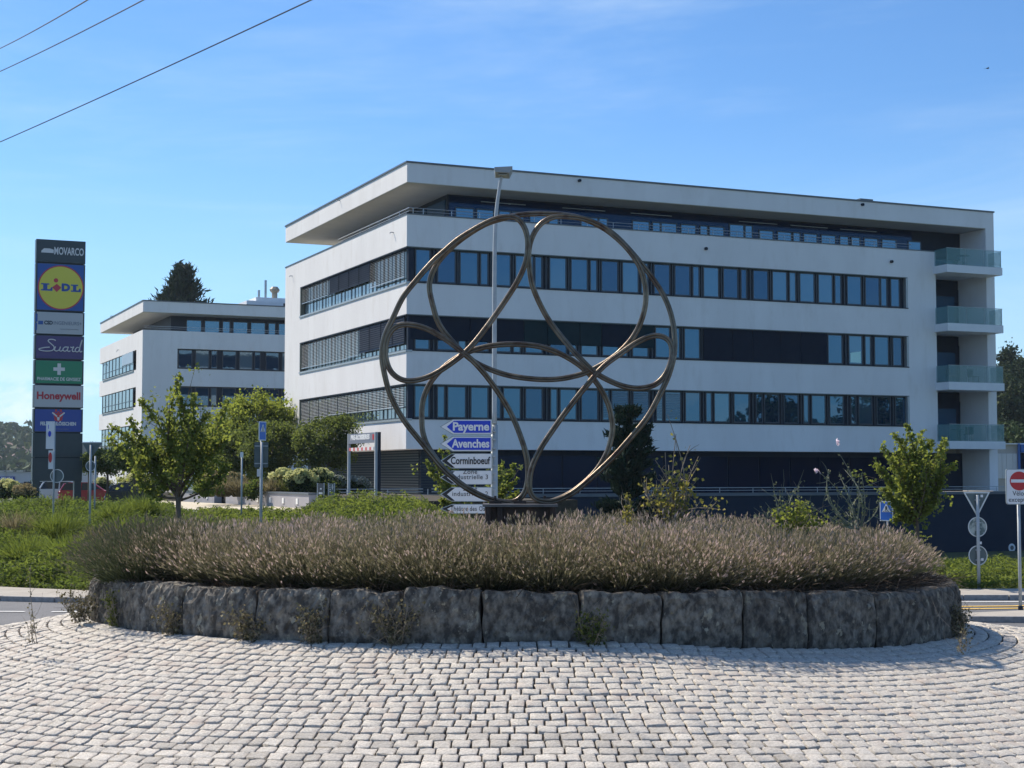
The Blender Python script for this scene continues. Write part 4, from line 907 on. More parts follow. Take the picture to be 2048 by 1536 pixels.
# parking entrance portal with height bar
q2 = at(752, 900, 71.5); t_ = float(((at(698, 900, 1.)[0] * q2[1] - q2[0]) / (V[0] - at(698, 900, 1.)[0] * V[1])))
PT = thing('entrance_portal', 'grey metal entrance portal with a name board and red white height bar', 'gate', (q2[0], q2[1], -1.15), ROT + math.pi / 2)
Lp = t_; h = lambda y: at(752, y, 71.5)[2] + 1.15
for x in (0, Lp): b = MB(); b.box(x - .06, x + .06, -.06, .06, -.3, h(864)); make('post', b, M_alup, PT)
b = MB(); b.box(-.10, -.04, -.20, -.07, -.3, h(864)); make('side_panel', b, M_dark, PT)
b = MB(); b.box(.06, Lp - .06, -.05, .05, h(885), h(864.5)); make('name_board', b, mat('portal_board', (.17, .19, .24), (.2, .22, .27), 2., .5), PT)
text('PRE-ROSSIERES', .30, PT, (Lp * .54, .058, h(873)), M_sw, fit=Lp * .70, ext=.003, rz=math.pi, bold=.02)
b = MB(); b.box(.12, .35, .055, .06, h(879), h(868)); make('letter_plate', b, M_sr, PT)
n = 12; x = .2; st = (Lp - .4) / n
for i in range(n): b = MB(); b.box(x + i * st, x + (i + 1) * st, -.06, .06, h(900), h(893.5)); make('bar_segment', b, (M_sw, mat('pale_red_band', (.62, .16, .15), rough=.5))[i % 2], PT)
# ------------------------------------------------------------------ advertising pylon
d = 92.; PQ = at(69, 700, d); t_ = (at(168, 700, 1.)[0] * PQ[1] - PQ[0]) / (U[0] - at(168, 700, 1.)[0] * U[1]); PW = float(t_)
py = thing('advertising_pylon', 'tall dark pylon with seven lit company sign panels one above another', 'pylon', (PQ[0], PQ[1], 0), ROT)
zz = lambda y: (948 - y) / F * d
EDG = [474, 522, 620, 668, 718, 768, 816, 865, 915, 963]
M_pyl = mat('pylon_dark', (.022, .042, .055), (.028, .05, .062), 2., .45)
b = MB(); b.box(.12, PW - .12, .10, .5, zz(960), zz(476)); make('mast', b, M_dark, py)
for x0, x1 in ((0, .46), (PW - .46, PW)): b = MB(); b.box(x0 + .03, x1 - .03, .05, .55, -2.3, zz(961)); make('leg', b, M_pyl, py)
PC = {'dark': M_pyl, 'lb': mat('panel_blue', (.006, .075, .33), rough=.4), 'wh': mat('panel_white', (.40, .44, .48), rough=.4), 'pu': mat('panel_purple', (.055, .04, .16), rough=.4), 'gr': mat('panel_green', (.01, .22, .11), rough=.4), 'wh2': mat('panel_white_warm', (.44, .47, .51), rough=.4), 'fb': mat('panel_deep_blue', (.012, .055, .32), rough=.4)}
kinds = ['dark', 'lb', 'wh', 'pu', 'gr', 'wh2', 'fb', 'dark', 'dark']; panels = []
for i, kd in enumerate(kinds):
    z1, z0 = zz(EDG[i]) - .03, zz(EDG[i + 1]) + .03; b = MB(); b.box(0, PW, -.0, .6, z0, z1); p_ = make('sign_panel', b, M_pyl, py)
    b = MB(); b.box(.09 if kd != 'wh2' else .03, PW - .09 if kd != 'wh2' else PW - .03, -.02, -.003, z0 + .04, z1 - .04); make('face', b, PC[kd], p_); panels.append((p_, (z0 + z1) / 2, z1 - z0))
c = PW / 2
def pt(s, size, i, dx, dz, m, y=-.026, **k): text(s, size, panels[i][0], (c + dx, y, panels[i][1] + dz), m, **k)
M_pw = mat('panel_lettering_white', (.62, .64, .66), rough=.4)
pt('MOVARCO', .62, 0, .46, 0, M_pw, fit=1.72, bold=.014)
b = MB(); z = panels[0][1]; b.poly([(.28, z - .12), (1.0, z - .12), (1.0, z + .08), (.78, z + .14), (.45, z + .14), (.3, z)], -.03, -.022); make('emblem', b, M_pw, panels[0][0])
z = panels[1][1]; M_ly = mat('panel_yellow', (.62, .58, .06), rough=.4); M_lr = mat('panel_red', (.48, .03, .05), rough=.4); M_lb = mat('panel_letter_blue', (.006, .06, .30), rough=.4)
for r, m, y, nm in ((1.33, M_lr, -.026, 'red_ring'), (1.26, M_ly, -.031, 'yellow_disc')): b = MB(); b.disc(c + .02, z - .02, r, y, y + .004, 48); make(nm, b, m, panels[1][0])
b = MB(); y0, y1 = -.038, -.033
def slabL(x, zc, w_, hgt):   # slab serif L
    s_ = w_ * .22; b.poly([(x, zc - hgt / 2), (x + w_, zc - hgt / 2), (x + w_, zc - hgt / 2 + .22), (x + w_ - .08, zc - hgt / 2 + .22), (x + w_ - .14, zc - hgt / 2 + .1), (x + w_ * .55, zc - hgt / 2 + .1), (x + w_ * .55, zc + hgt / 2 - .08), (x + w_ * .72, zc + hgt / 2 - .08), (x + w_ * .72, zc + hgt / 2), (x, zc + hgt / 2), (x, zc + hgt / 2 - .08), (x + .12, zc + hgt / 2 - .08), (x + .12, zc - hgt / 2 + .08), (x, zc - hgt / 2 + .08)], y0, y1)
slabL(c - 1.12, z - .02, .66, .44); slabL(c + .60, z - .02, .58, .44)
make('lettering', b, M_lb, panels[1][0])
pt('D', .58, 1, .30, -.02, M_lb, y=-.036, fit=.50, bold=.04)
b = MB(); b.disc(c - .27, z + .40, .13, y0, y1, 18); b.poly([(c - .22, z - .30), (c + .05, z - .02), (c - .22, z + .20), (c - .48, z - .02)], y0, y1); make('dot', b, M_lr, panels[1][0])
M_pd = mat('panel_letter_dark', (.02, .04, .07), rough=.4); M_pg = mat('panel_letter_grey', (.16, .2, .26), rough=.4)
pt('CSD', .30, 2, -.66, 0, M_pd, fit=.50, bold=.016); pt('INGENIEURS+', .30, 2, .45, 0, M_pg, fit=1.62, bold=.003); pt('ingénieurs géologues environnement', .10, 2, .55, -.34, M_pg, xs=.7)
b = MB(); z = panels[2][1]; b.box(.18, .46, -.028, -.022, z - .11, z + .11); b.box(.02, .14, -.028, -.022, z + .05, z + .52); b.box(.02, .12, -.028, -.022, z - .45, z - .03); make('emblem', b, PC['lb'], panels[2][0])
# script lettering: strokes as thin tubes
z = panels[3][1]; S_ = lambda pts: [(c + x * PW, -.03, z + y) for x, y in pts]
b = MB()
for st in ([(-.08, .40), (-.12, .46), (-.2, .46), (-.23, .36), (-.17, .2), (-.11, .02), (-.14, -.18), (-.26, -.24), (-.38, -.2), (-.41, -.12), (-.30, -.03), (-.20, .0)],
           [(-.08, .05), (-.10, -.15), (-.06, -.22), (.0, -.12), (.02, .05), (.0, -.15), (.03, -.22), (.07, -.14)],
           [(.17, .03), (.11, .03), (.07, -.1), (.10, -.22), (.15, -.15), (.18, .05), (.16, -.15), (.19, -.22), (.22, -.18)],
           [(.22, .05), (.25, .02), (.29, .06), (.26, -.1), (.27, -.22), (.31, -.2)],
           [(.41, .0), (.36, .04), (.32, -.1), (.34, -.23), (.39, -.18), (.42, .1), (.46, .5), (.42, .15), (.41, -.15), (.43, -.23), (.46, -.18)]):
    b.tube([tuple(p) for p in catmull(S_(st), 5, False)], .032, 5)
make('script_lettering', b, M_pw, panels[3][0])
z = panels[4][1] + .18; b = MB(); b.poly([(c - .1, z - .34), (c + .1, z - .34), (c + .1, z - .1), (c + .33, z - .1), (c + .33, z + .1), (c + .1, z + .1), (c + .1, z + .34), (c - .1, z + .34), (c - .1, z + .1), (c - .33, z + .1), (c - .33, z - .1), (c - .1, z - .1)], -.03, -.022); make('cross', b, M_pw, panels[4][0])
pt('PHARMACIE DE GIVISIEZ', .27, 4, 0, -.42, M_pw, fit=PW * .88, bold=.006)
pt('Honeywell', .60, 5, .0, .02, mat('panel_letter_red', (.42, .02, .04), rough=.4), fit=PW * .88, bold=.022)
z = panels[6][1] + .32; b = MB(); b.poly([(c - .3, z + .2), (c - .22, z - .3), (c, z - .4), (c + .22, z - .3), (c + .3, z + .2), (c + .1, z + .1), (c, z + .25), (c - .1, z + .1)], -.03, -.022); b.box(c - .2, c - .08, -.03, -.022, z + .18, z + .34); b.box(c + .08, c + .2, -.03, -.022, z + .18, z + .34); make('castle_emblem', b, M_lr, panels[6][0])
b = MB()
for s in (-1, 1): b.poly([(c + s * .05, z - .05), (c + s * .10, z - .12), (c + s * .38, z + .12), (c + s * .33, z + .18)][::s], -.036, -.031)
b.poly([(c - .05, z - .32), (c + .05, z - .32), (c + .08, z - .12), (c - .08, z - .12)], -.036, -.031); make('emblem_bands', b, M_pw, panels[6][0])
pt('FELDSCHLÖSSCHEN', .28, 6, 0, -.20, M_pw, fit=PW * .72, bold=.014); pt('La bière suisse par excellence', .11, 6, .15, -.50, M_pg, xs=.7)
# ------------------------------------------------------------------ cars behind the bank
def car(label, x, y, gz, L_, Wd, H, paint, rz, style=0):
    t = thing('parked_car', label, 'car', (x, y, gz), rz, 'cars parked behind the green bank')
    hatch = style == 0
    low = [(-.5, .22), (-.49, .42), (-.475, .60), (-.44, .66), (.22, .66), (.40, .58), (.485, .48), (.5, .32), (.49, .2), (.40, .17), (-.42, .17)]
    body = [(a * L_, bz * H / 1.0) for a, bz in low]
    nW = 3; b = MB()
    for sgn in (1,):
        pts = body; n = len(pts); rings = []
        for (yy, sc) in ((-.5, .93), (-.47, .985), (-.40, 1.), (.40, 1.), (.47, .985), (.5, .93)):
            zc = .42 * H; rings.append([(px_ * (sc ** .3), yy * Wd, zc + (pz - zc) * sc) for px_, pz in pts])
        vs = [p for r in rings for p in r]; fs = []
        for i in range(len(rings) - 1):
            for j in range(n): fs.append((i * n + j, i * n + (j + 1) % n, (i + 1) * n + (j + 1) % n, (i + 1) * n + j))
        fs += [tuple(range(n))[::-1], tuple((len(rings) - 1) * n + j for j in range(n))]; b.add(vs, fs)
    make('body', b, paint, t, smooth=False)
    cab = [(-.46, .62), (-.40, .90), (-.33, .985), (-.1, 1.0), (.06, .97), (.23, .64)] if hatch else [(-.47, .60), (-.42, .88), (-.32, .97), (-.05, 1.), (.06, .96), (.24, .64)]
    def loft(pts, w0, w1, m, name, grow=0.):
        b = MB(); n = len(pts); vs = []
        for s in (-1, 1):
            for a, z_ in pts: k = (z_ - .6) / .4; vs.append((a * L_, s * (w0 + (w1 - w0) * k) * Wd / 2, z_ * H))
        b.add(vs, [tuple(range(n)), tuple(range(2 * n - 1, n - 1, -1))] + [(i, n + i, n + (i + 1) % n, (i + 1) % n) for i in range(n)]); return make(name, b, m, t)
    loft([(a * .985 - .002, min(z_, .955)) for a, z_ in cab], .955, .76, G_car, 'windows')
    b = MB(); rp = [(a, z_) for a, z_ in cab[2:5]]
    vs = [];
    for s in (-1, 1):
        for a, z_ in [(cab[1][0] + .03, .93)] + rp: vs.append((a * L_, s * .395 * Wd, z_ * H + .012))
    b.add(vs, [(i, i + 1, 5 - 1 + i + 1 - 0, 4 + i) for i in range(3)]); b.box(cab[2][0] * L_, cab[4][0] * L_ - .1, -.37 * Wd, .37 * Wd, .955 * H, .99 * H); make('roof', b, paint, t)
    for a0, a1 in (((-.46, .62), (-.39, .93)), ((-.13, .62), (-.12, .95)), ((.235, .64), (.07, .95))):
        for s in (-1, 1): b = MB(); b.tube([(a0[0] * L_, s * .478 * Wd, a0[1] * H), (a1[0] * L_, s * .392 * Wd, a1[1] * H)], .05, 5); make('pillar', b, paint, t)
    for a in (-.31, .32):
        for s in (-1, 1):
            b = MB(); b.disc(0, 0, .31, -.1, .1, 20); w_o = make('wheel', b, M_dark, t, (a * L_, s * .42 * Wd, .31)); b = MB(); b.disc(0, 0, .2, -.106, .106, 14); make('rim', b, M_alu, w_o)
    for s in (-1, 1):
        b = MB(); b.box(-.492 * L_, -.455 * L_, s * .40 * Wd - .1, s * .40 * Wd + .1, .50 * H, .60 * H); make('tail_light', b, M_sr, t)
        b = MB(); b.box(.44 * L_, .487 * L_, s * .37 * Wd - .12, s * .37 * Wd + .12, .46 * H, .54 * H); make('headlight', b, M_sw, t)
        b = MB(); b.box(.13 * L_, .17 * L_, s * .52 * Wd - .06, s * .52 * Wd + .06, .63 * H, .70 * H); make('side_mirror', b, paint, t)
    b = MB(); b.box(-.505 * L_, -.49 * L_, -.26, .26, .34 * H, .42 * H); make('number_plate', b, M_sw, t)
G_car = glassmat('car_glass', (.008, .016, .025), 1.5, .03)
M_red = mat('red_car_paint', (.42, .02, .03), rough=.25, coat=.6); M_wcar = mat('silver_white_car_paint', (.62, .66, .70), rough=.25, coat=.6); M_dcar = mat('dark_blue_car_paint', (.006, .010, .022), rough=.3, coat=.3)
def carat(px0, px1, d, lab, paint, Hh=1.47, rz=.25, L_=None, st=0):
    q = at((px0 + px1) / 2, 948, d); car(lab, q[0], d, -2.03, L_ or (px1 - px0) / F * d / .97, 1.78, Hh, paint, rz, st)
carat(214, 346, 100, 'dark blue estate car parked nearest the young maple', M_dcar, 1.47, .22)
carat(121, 236, 103, 'red hatchback parked behind the right leg of the advertising pylon', M_red, 1.50, .24)
carat(79, 190, 107, 'silver white car seen between the legs of the pylon', M_wcar, 1.56, .26)
carat(50, 130, 112, 'dark car mostly hidden behind the left leg of the pylon', M_dcar, 1.50, .26, 4.2)
# ------------------------------------------------------------------ planter wall with lamps, paved strip
a0 = at(366, 990, 78.); a1 = at(618, 990, 60.)
ang = math.atan2(a1[1] - a0[1], a1[0] - a0[0]); Lw = math.hypot(a1[0] - a0[0], a1[1] - a0[1])
pw = thing('planter_wall', 'long grey planter wall with small white wall lamps below the flowering shrubs', 'wall', (a0[0], a0[1], 0), ang)
b = MB(); b.box(0, Lw * .30, 0, .35, -2.4, -.86); b.box(Lw * .30 + .0, Lw * .40, .6, .95, -2.4, -.90); b.box(Lw * .40, Lw, 0, .35, -2.4, -.80); b.box(Lw * .4, Lw * .4 + .3, .35, .95, -2.4, -.85); make('wall', b, M_plant_wall, pw)
b = MB(); b.box(-.05, Lw * .30 + .02, -.04, .4, -.86, -.79); b.box(Lw * .40 - .02, Lw + .03, -.04, .4, -.797, -.73); make('coping', b, MATS['terrace_coping'], pw)
for x in (415, 516, 541, 567, 595):
    tt_ = (at(x, 990, 1.)[0]); s_ = (a0[0] - tt_ * a0[1]) / (tt_ * math.sin(ang) - math.cos(ang)); b = MB(); b.box(s_ - .11, s_ + .11, -.03, -.002, -1.18, -.96); make('wall_lamp', b, mat('lamp_plate', (.8, .8, .78), rough=.5), pw)
b = MB(); b.box(-6, Lw + 5, .4, 9, -1.9, -.98); make('planting_bed', b, M_soil, pw)
b = MB(); vs = []
for x, y in ((-34, 62.5), (-12.6, 55.5), (-6.2, 52.6), (-4.9, 58), (-12., 76), (-34, 98)): vs.append((x, y, zs(x, y)))
pth = MB(); n_ = 14
fr = [np.array(v_) for v_ in ((-15.5, 62.0), (-6.6, 52.8))]; bk = [np.array(v_) for v_ in ((-17.5, 78.), (-7.2, 60.4))]; vs = []
for j in range(2):
    for i in range(n_ + 1): p = (fr, bk)[j][0] + ((fr, bk)[j][1] - (fr, bk)[j][0]) * i / n_; vs.append((p[0], p[1], -1.32 - .001 * i))
pth.add(vs, [(i, i + 1, n_ + 2 + i, n_ + 1 + i) for i in range(n_)]); make('footpath', pth, mat('gravel_path', (.50, .44, .33), (.6, .54, .42), 8., 1., .3, 40.), kind='structure')
# ------------------------------------------------------------------ ground cover
ML_bank = leafmat('ground_cover_leaves', (.018, .034, .014), (.085, .11, .03), (.19, .20, .06), .36, (.28, .38, .06))
ML_jun = leafmat('juniper_sprays', (.03, .05, .015), (.10, .13, .03), (.20, .225, .055), .40, (.34, .42, .07))
def cover(name, label, xy, hfun, m, size, n, asp=.3, up=.5, ns=.45, seed=1, parts=3):
    """clumpy low planting: leaves scattered over mounds on the terrain"""
    P = xy(n); hh = hfun(P[:, 0], P[:, 1]); P3 = np.column_stack([P, np.zeros(len(P))]); nz_ = vnoise(P3, ns * 3.1, seed) * .6 + vnoise(P3, ns * 9., seed + 3) * .4
    lvl = rng.random(len(P)) ** .45; z = zt(P[:, 0], P[:, 1]) + hh * (.15 + 1.3 * nz_) * lvl + .02
    Q = np.column_stack([P, z]); d = np.column_stack([rng.normal(size=len(P)) * .7, rng.normal(size=len(P)) * .7 - .3, np.full(len(P), up)])
    Vt, Fc = leaves(Q, size, asp, 0, d=d, dj=.5, jit=.5); t = np.clip(1.0 * sstep(.30, .80, vnoise(P3, ns * 2.6, seed + 7)) * (.25 + .75 * sstep(.25, .7, vnoise(P3, ns * .8, seed + 11))) * .75 + .38 * rng.random(len(P)) * lvl, 0, 1)
    o = npmesh(name, Vt, Fc, m, tint=rep4(t), kind='stuff'); o['label'] = label; return o
def pxof(x, y): return 1024 + x / y * F
def left_xy(n):
    y = 36.2 + 26.5 * rng.random(n * 2) ** 1.15; x = -.36 * y + rng.random(n * 2) * (.36 * y - 1.0)
    line = np.interp(x, [p[0] for p in Lb], [p[1] for p in Lb]) + .05
    px_ = pxof(x, y); ymax = np.where(px_ < 350, 62.5, np.where(px_ < 640, 53.5, 53.)); k = (y > line) & (y < ymax) & (x < 1.5); return np.column_stack([x, y])[k][:n]
def left_h(x, y):
    p = pxof(x, y); near = sstep(0, 3.5, y - np.interp(x, [q[0] for q in Lb], [q[1] for q in Lb]))
    return np.interp(p, [300, 370, 420, 600, 650, 800, 880, 950], [.46, .44, .32, .28, .74, .72, .40, .25]) * (1.5 - .5 * sstep(1.5, 9, y - np.interp(x, [q[0] for q in Lb], [q[1] for q in Lb]))) * (.6 + .4 * near)
ML_bank.use_fake_user = False
cover('ground_cover', 'dense green ground cover on the bank left of the roundabout', left_xy, left_h, ML_bank, .12, 140000, .30, .45)
def right_xy(n):
    y = 36.3 + 7.5 * rng.random(n * 2); x = 1.5 + rng.random(n * 2) * 15
    line = np.interp(x, [p[0] for p in Rb], [p[1] for p in Rb]) + .02; k = y > line; return np.column_stack([x, y])[k][:n]
cover('ground_cover', 'bright green creeping juniper behind the right pavement', right_xy, lambda x, y: np.full(len(x), .50) * (.7 + .3 * sstep(0, 2, y - 36.8)), ML_jun, .17, 42000, .18, .35, .6, 5)
def mid_xy(n):
    y = 45 + 8 * rng.random(n); x = (rng.uniform(400, 905, n) - 1024) / F * y; return np.column_stack([x, y])
cover('ground_cover', 'yellow green juniper in front of the terrace wall', mid_xy, lambda x, y: np.interp(pxof(x, y), [400, 600, 650, 740, 840, 900], [.42, .38, .78, .92, .72, .25]), ML_jun, .17, 28000, .20, .5, .7, 9)
# ------------------------------------------------------------------ ornamental grasses
ML_gr = leafmat('grass_blades', (.04, .075, .018), (.11, .15, .035), (.22, .235, .07), .36, (.32, .4, .06)); ML_tan = leafmat('tan_grass', (.14, .12, .06), (.30, .25, .13), (.42, .36, .22), .4)
def tuft(px, py, d, hgt, rad, label, m=ML_gr, n=900, name='ornamental_grass', group='ornamental grass clumps'):
    q = at(px, py, d); gz_ = -.95 if d > 60 else zs(q[0], d) + .12; t = thing(name, label, 'grass clump', (q[0], d, gz_), 0, group); a = rng.random(n) * 2 * math.pi; qq = rng.random(n) ** .7
    D = np.stack([np.cos(a) * qq * .9, np.sin(a) * qq * .9, np.ones(n)], 1) + rng.normal(size=(n, 3)) * .08; P = np.stack([np.cos(a) * qq * rad * .3, np.sin(a) * qq * rad * .3, np.zeros(n)], 1)
    Vt, Fc, tip, k = blades(P, D, hgt * (.6 + .5 * rng.random(n)), .022 * max(1, d / 45), 3, .38); npmesh('blades', Vt, Fc, m, t, tint=np.repeat(np.clip(rng.random(n), 0, 1), k)); return t
tuft(285, 1018, 50, 1.0, .9, 'bright fountain grass below the dark blue car')
tuft(232, 1022, 49, .8, .7, 'fountain grass just left of the brightest clump on the bank')
tuft(395, 1030, 46, .85, .8, 'bright fountain grass right of the young maple trunk')
tuft(150, 1110, 41, 1.15, 1.2, 'large soft grass clump in the middle of the left bank')
tuft(60, 1110, 41.5, 1.0, 1.1, 'pale soft grass clump near the left edge of the bank')
tuft(30, 1070, 46, 1.0, 1.0, 'feathery pale grass at the left edge, halfway up the bank', ML_tan, 500)
tuft(120, 1060, 45.5, 1.1, 1.0, 'tall feathery grass in the upper middle of the left bank')
tuft(250, 1050, 45, 1.0, .9, 'bright tall grass just above the lavender bush')
for px_, d_, rx_, lab_ in ((40, 57., 1.5, 'wide dark juniper at the top left corner of the bank'), (105, 56., 1.3, 'dark juniper on the bank in front of the pylon'), (172, 57., 1.4, 'dark juniper on the bank below the left give way sign'), (15, 44., 1.2, 'low juniper at the left edge low on the bank'), (200, 41., .9, 'small dark juniper near the pavement beside the lavender bush'), (95, 38.8, .9, 'low bright shrub on the bank by the left pavement')):
    c_ = at(px_, 1000, d_); t = thing('juniper_shrub', lab_, 'shrub', (c_[0], d_, zs(c_[0], d_)), 0, 'junipers on the left bank')
    crown([((0, 0, .18), (rx_, rx_ * .8, .50)), ((rx_ * .5, .1, .15), (rx_ * .7, rx_ * .6, .42))], 3600, .12, .26, 'foliage', ML_bank if d_ > 50 else ML_jun, t, 60, .6, asp=.3)
tuft(205, 1062, 44, .85, .8, 'small tan grass clump behind the dark lavender bush', ML_tan)
for i, (x, y, m, lab) in enumerate(((415, 988, ML_gr, 'leftmost green grass clump behind the planter wall'), (447, 988, ML_tan, 'tan green grass clump beside the leftmost one behind the planter wall'), (478, 986, ML_tan, 'narrow tan grass clump left of the tall sign post'), (548, 987, ML_tan, 'tan grass clump just right of the tall sign post'), (583, 989, ML_gr, 'green grass clump below the cream hydrangeas'), (632, 992, ML_gr, 'pale grass clump at the right end of the planter wall'))):
    tuft(x, y, 65.5, .95, .8, lab, m, 600)
# ------------------------------------------------------------------ trees
ML_may = leafmat('maple_leaves', (.05, .075, .02), (.14, .175, .045), (.27, .28, .08), .45, (.40, .46, .08))
ML_rnd = leafmat('round_tree_leaves', (.022, .04, .018), (.075, .105, .035), (.30, .32, .14), .34, (.32, .4, .08))
ML_big = leafmat('light_tree_leaves', (.06, .09, .02), (.15, .19, .04), (.24, .27, .06), .45, (.45, .52, .08))
ML_con = leafmat('conifer_needles', (.012, .026, .016), (.030, .055, .030), (.05, .08, .04), .15)
ML_pin = leafmat('pine_needles', (.010, .024, .016), (.022, .045, .026), (.035, .065, .03), .12)
def limb_tree(label, base, fork, tips, d, n_leaf, leaf, m, trunk_r=.06, jit=.5, clump=.26, body=None, name='maple_tree', lo=.30, cat='tree', barkm=None, group=None):
    b = at(base[0], base[1], d); gz = zs(b[0], d); t = thing(name, label, cat, (b[0], d, gz), 0, group); o = np.array([b[0], d, gz])
    f = at(fork[0], fork[1], d) - o; f[1] = 0; mb = MB(); mb.tube([(0, 0, 0), (f[0] * .4, .02, f[2] * .5), tuple(f)], [trunk_r * 1.25, trunk_r * 1.05, trunk_r * .9], 7); make('trunk', mb, barkm or M_bark, t, smooth=True)
    C = []; lm = MB()
    for (x, y) in tips:
        e = at(x, y, d) - o; e[1] = random.uniform(-jit, jit) * 1.0; pts = limb(f + np.array([0, 0, random.uniform(-.25, .1)]), e, trunk_r * .45, .008, lm, .16, 6, 4)
        for k in range(1, 19):
            s_ = lo + (1 - lo) * k / 18; i = min(5, int(s_ * 6)); p = np.array(pts[i].lerp(pts[i + 1], s_ * 6 - i)); C.append((p, clump * (1.15 - .75 * s_)))
            if k % 4 == 0 and s_ < .9:
                q = p + rng.normal(size=3) * clump * 1.3 + np.array([0, 0, .12]); limb(p, q, .012, .005, lm, .1, 3, 3); C.append((q, clump * .8))
    make('limb', lm, barkm or M_bark, t, smooth=True, kind='stuff')
    if body:
        for (x, y, rx, ry, k) in body:
            c = at(x, y, d) - o; c[1] = 0; r = np.array([rx, rx, ry]) / F * d; qv = rng.normal(size=(k, 3)); qv /= np.linalg.norm(qv, axis=1)[:, None]; qv *= (rng.random((k, 1)) ** .4) * r
            for v_ in qv: C.append((c + v_, clump * .9))
    per = max(1, n_leaf // len(C)); P = np.concatenate([np.array(p) + rng.normal(size=(per, 3)) * r * .5 for p, r in C]); Vt, Fc = leaves(P, leaf, .75, .35)
    tn = np.clip(np.repeat(rng.random(len(C)), per) * .5 + rng.random(len(P)) * .55, 0, 1); npmesh('crown', Vt, Fc, m, t, tint=rep4(tn)); return t
limb_tree('young maple with thin upright shoots standing on the left bank', (357, 1035), (357, 985), [(222, 852), (232, 880), (262, 838), (290, 803), (322, 822), (345, 870), (367, 757), (372, 800), (398, 795), (430, 830), (445, 802), (455, 880), (448, 930), (270, 905), (262, 935), (300, 890), (410, 860)], 40., 8200, .105, ML_may, .075, .9, .26, [(352, 915, 88, 62, 70), (395, 905, 50, 60, 25)])
limb_tree('small bushy maple in front of the dark wall near the right end of the lavender', (1838, 1065), (1832, 1030), [(1752, 893), (1768, 930), (1790, 905), (1785, 872), (1805, 885), (1818, 850), (1826, 880), (1850, 864), (1862, 885), (1884, 880), (1896, 890), (1902, 930), (1880, 960), (1770, 980), (1782, 1010), (1790, 1040), (1868, 1000), (1812, 1035)], 38., 5200, .095, ML_may, .06, .8, .20, [(1830, 950, 40, 42, 20)], lo=.18)
limb_tree('leafy sapling directly behind the stack of direction signs', (985, 1040), (960, 1030), [(888, 872), (880, 900), (872, 925), (854, 925), (862, 950), (875, 975), (880, 1000), (1005, 925), (1008, 950), (1028, 930), (1034, 960), (1036, 985), (1012, 985), (905, 1010), (1020, 1005)], 41., 2600, .10, ML_may, .05, .4, .15, None, lo=.40)
def ball_tree(label, px, py, rx, ry, d, n, leaf, m, name, group=None, trunk_base=None, clump=.5, ncl=110, tr=.09, squash=None, hollow=.72):
    c = at(px, py, d); gz = trunk_base if trunk_base is not None else zs(c[0], d); t = thing(name, label, 'tree', (c[0], d, gz), 0, group); o = np.array([c[0], d, gz]); R_ = np.array([rx, rx, ry]) / F * d
    cz = c[2] - gz; mb = MB(); mb.tube([(0, 0, -.3), (.03, 0, cz * .5), (0, 0, cz)], [tr * 1.2, tr, tr * .7], 7); make('trunk', mb, M_bark, t, smooth=True)
    lm = MB()
    for k in range(7): a = k * .9; limb((0, 0, cz * .8), (math.cos(a) * R_[0] * .8, math.sin(a) * R_[0] * .8, cz + R_[2] * random.uniform(-.2, .7)), tr * .5, .02, lm)
    make('limb', lm, M_bark, t, kind='stuff')
    e = squash or [((0, 0, cz), tuple(R_))]; crown(e, n, leaf, clump, 'crown', m, t, ncl, hollow); return t
ball_tree('round clipped tree left of the entrance portal', 656, 884, 60, 52, 80., 15000, .13, ML_rnd, 'clipped_tree', 'round clipped trees by the terrace', -1.05, .34, 150, .06)
ball_tree('round clipped tree behind the grey road sign back', 545, 891, 60, 46, 82., 14000, .13, ML_rnd, 'clipped_tree', 'round clipped trees by the terrace', -1.05, .34, 150, .06)
ball_tree('smaller clipped tree between the big light tree and the sign post', 478, 903, 42, 36, 84., 8000, .13, ML_rnd, 'clipped_tree', 'round clipped trees by the terrace', -1.05, .34, 90, .06)
ball_tree('flat topped clipped tree half hidden behind the young maple', 268, 915, 38, 24, 88., 7000, .15, ML_rnd, 'clipped_tree', 'round clipped trees by the terrace', None, .36, 80, .08)
ball_tree('flat topped clipped tree right of the advertising pylon', 215, 922, 32, 20, 92., 5000, .15, ML_rnd, 'clipped_tree', 'round clipped trees by the terrace', None, .36, 60, .08)
ball_tree('small clipped tree touching the right edge of the advertising pylon', 178, 925, 18, 15, 96., 2500, .15, ML_rnd, 'clipped_tree', 'round clipped trees by the terrace', None, .3, 36, .08)
D_ = 96.; c0 = at(500, 860, D_); tg = zs(c0[0], D_)
sq = [((0, 0, c0[2] - tg), (2.3, 2.2, 2.3)), ((1.3, .3, c0[2] - tg + .6), (1.5, 1.5, 1.7)), ((-1.6, 0, c0[2] - tg - 1.2), (1.7, 1.6, 1.5)), ((-2.5, .3, c0[2] - tg - 2.2), (1.3, 1.2, 1.2)), ((.2, 0, c0[2] - tg - 2.), (2.4, 2, 1.3))]
ball_tree('large light green leafy tree between the two office blocks', 500, 860, 80, 70, D_, 26000, .20, ML_big, 'broadleaf_tree', None, None, .55, 170, .18, sq, .55)
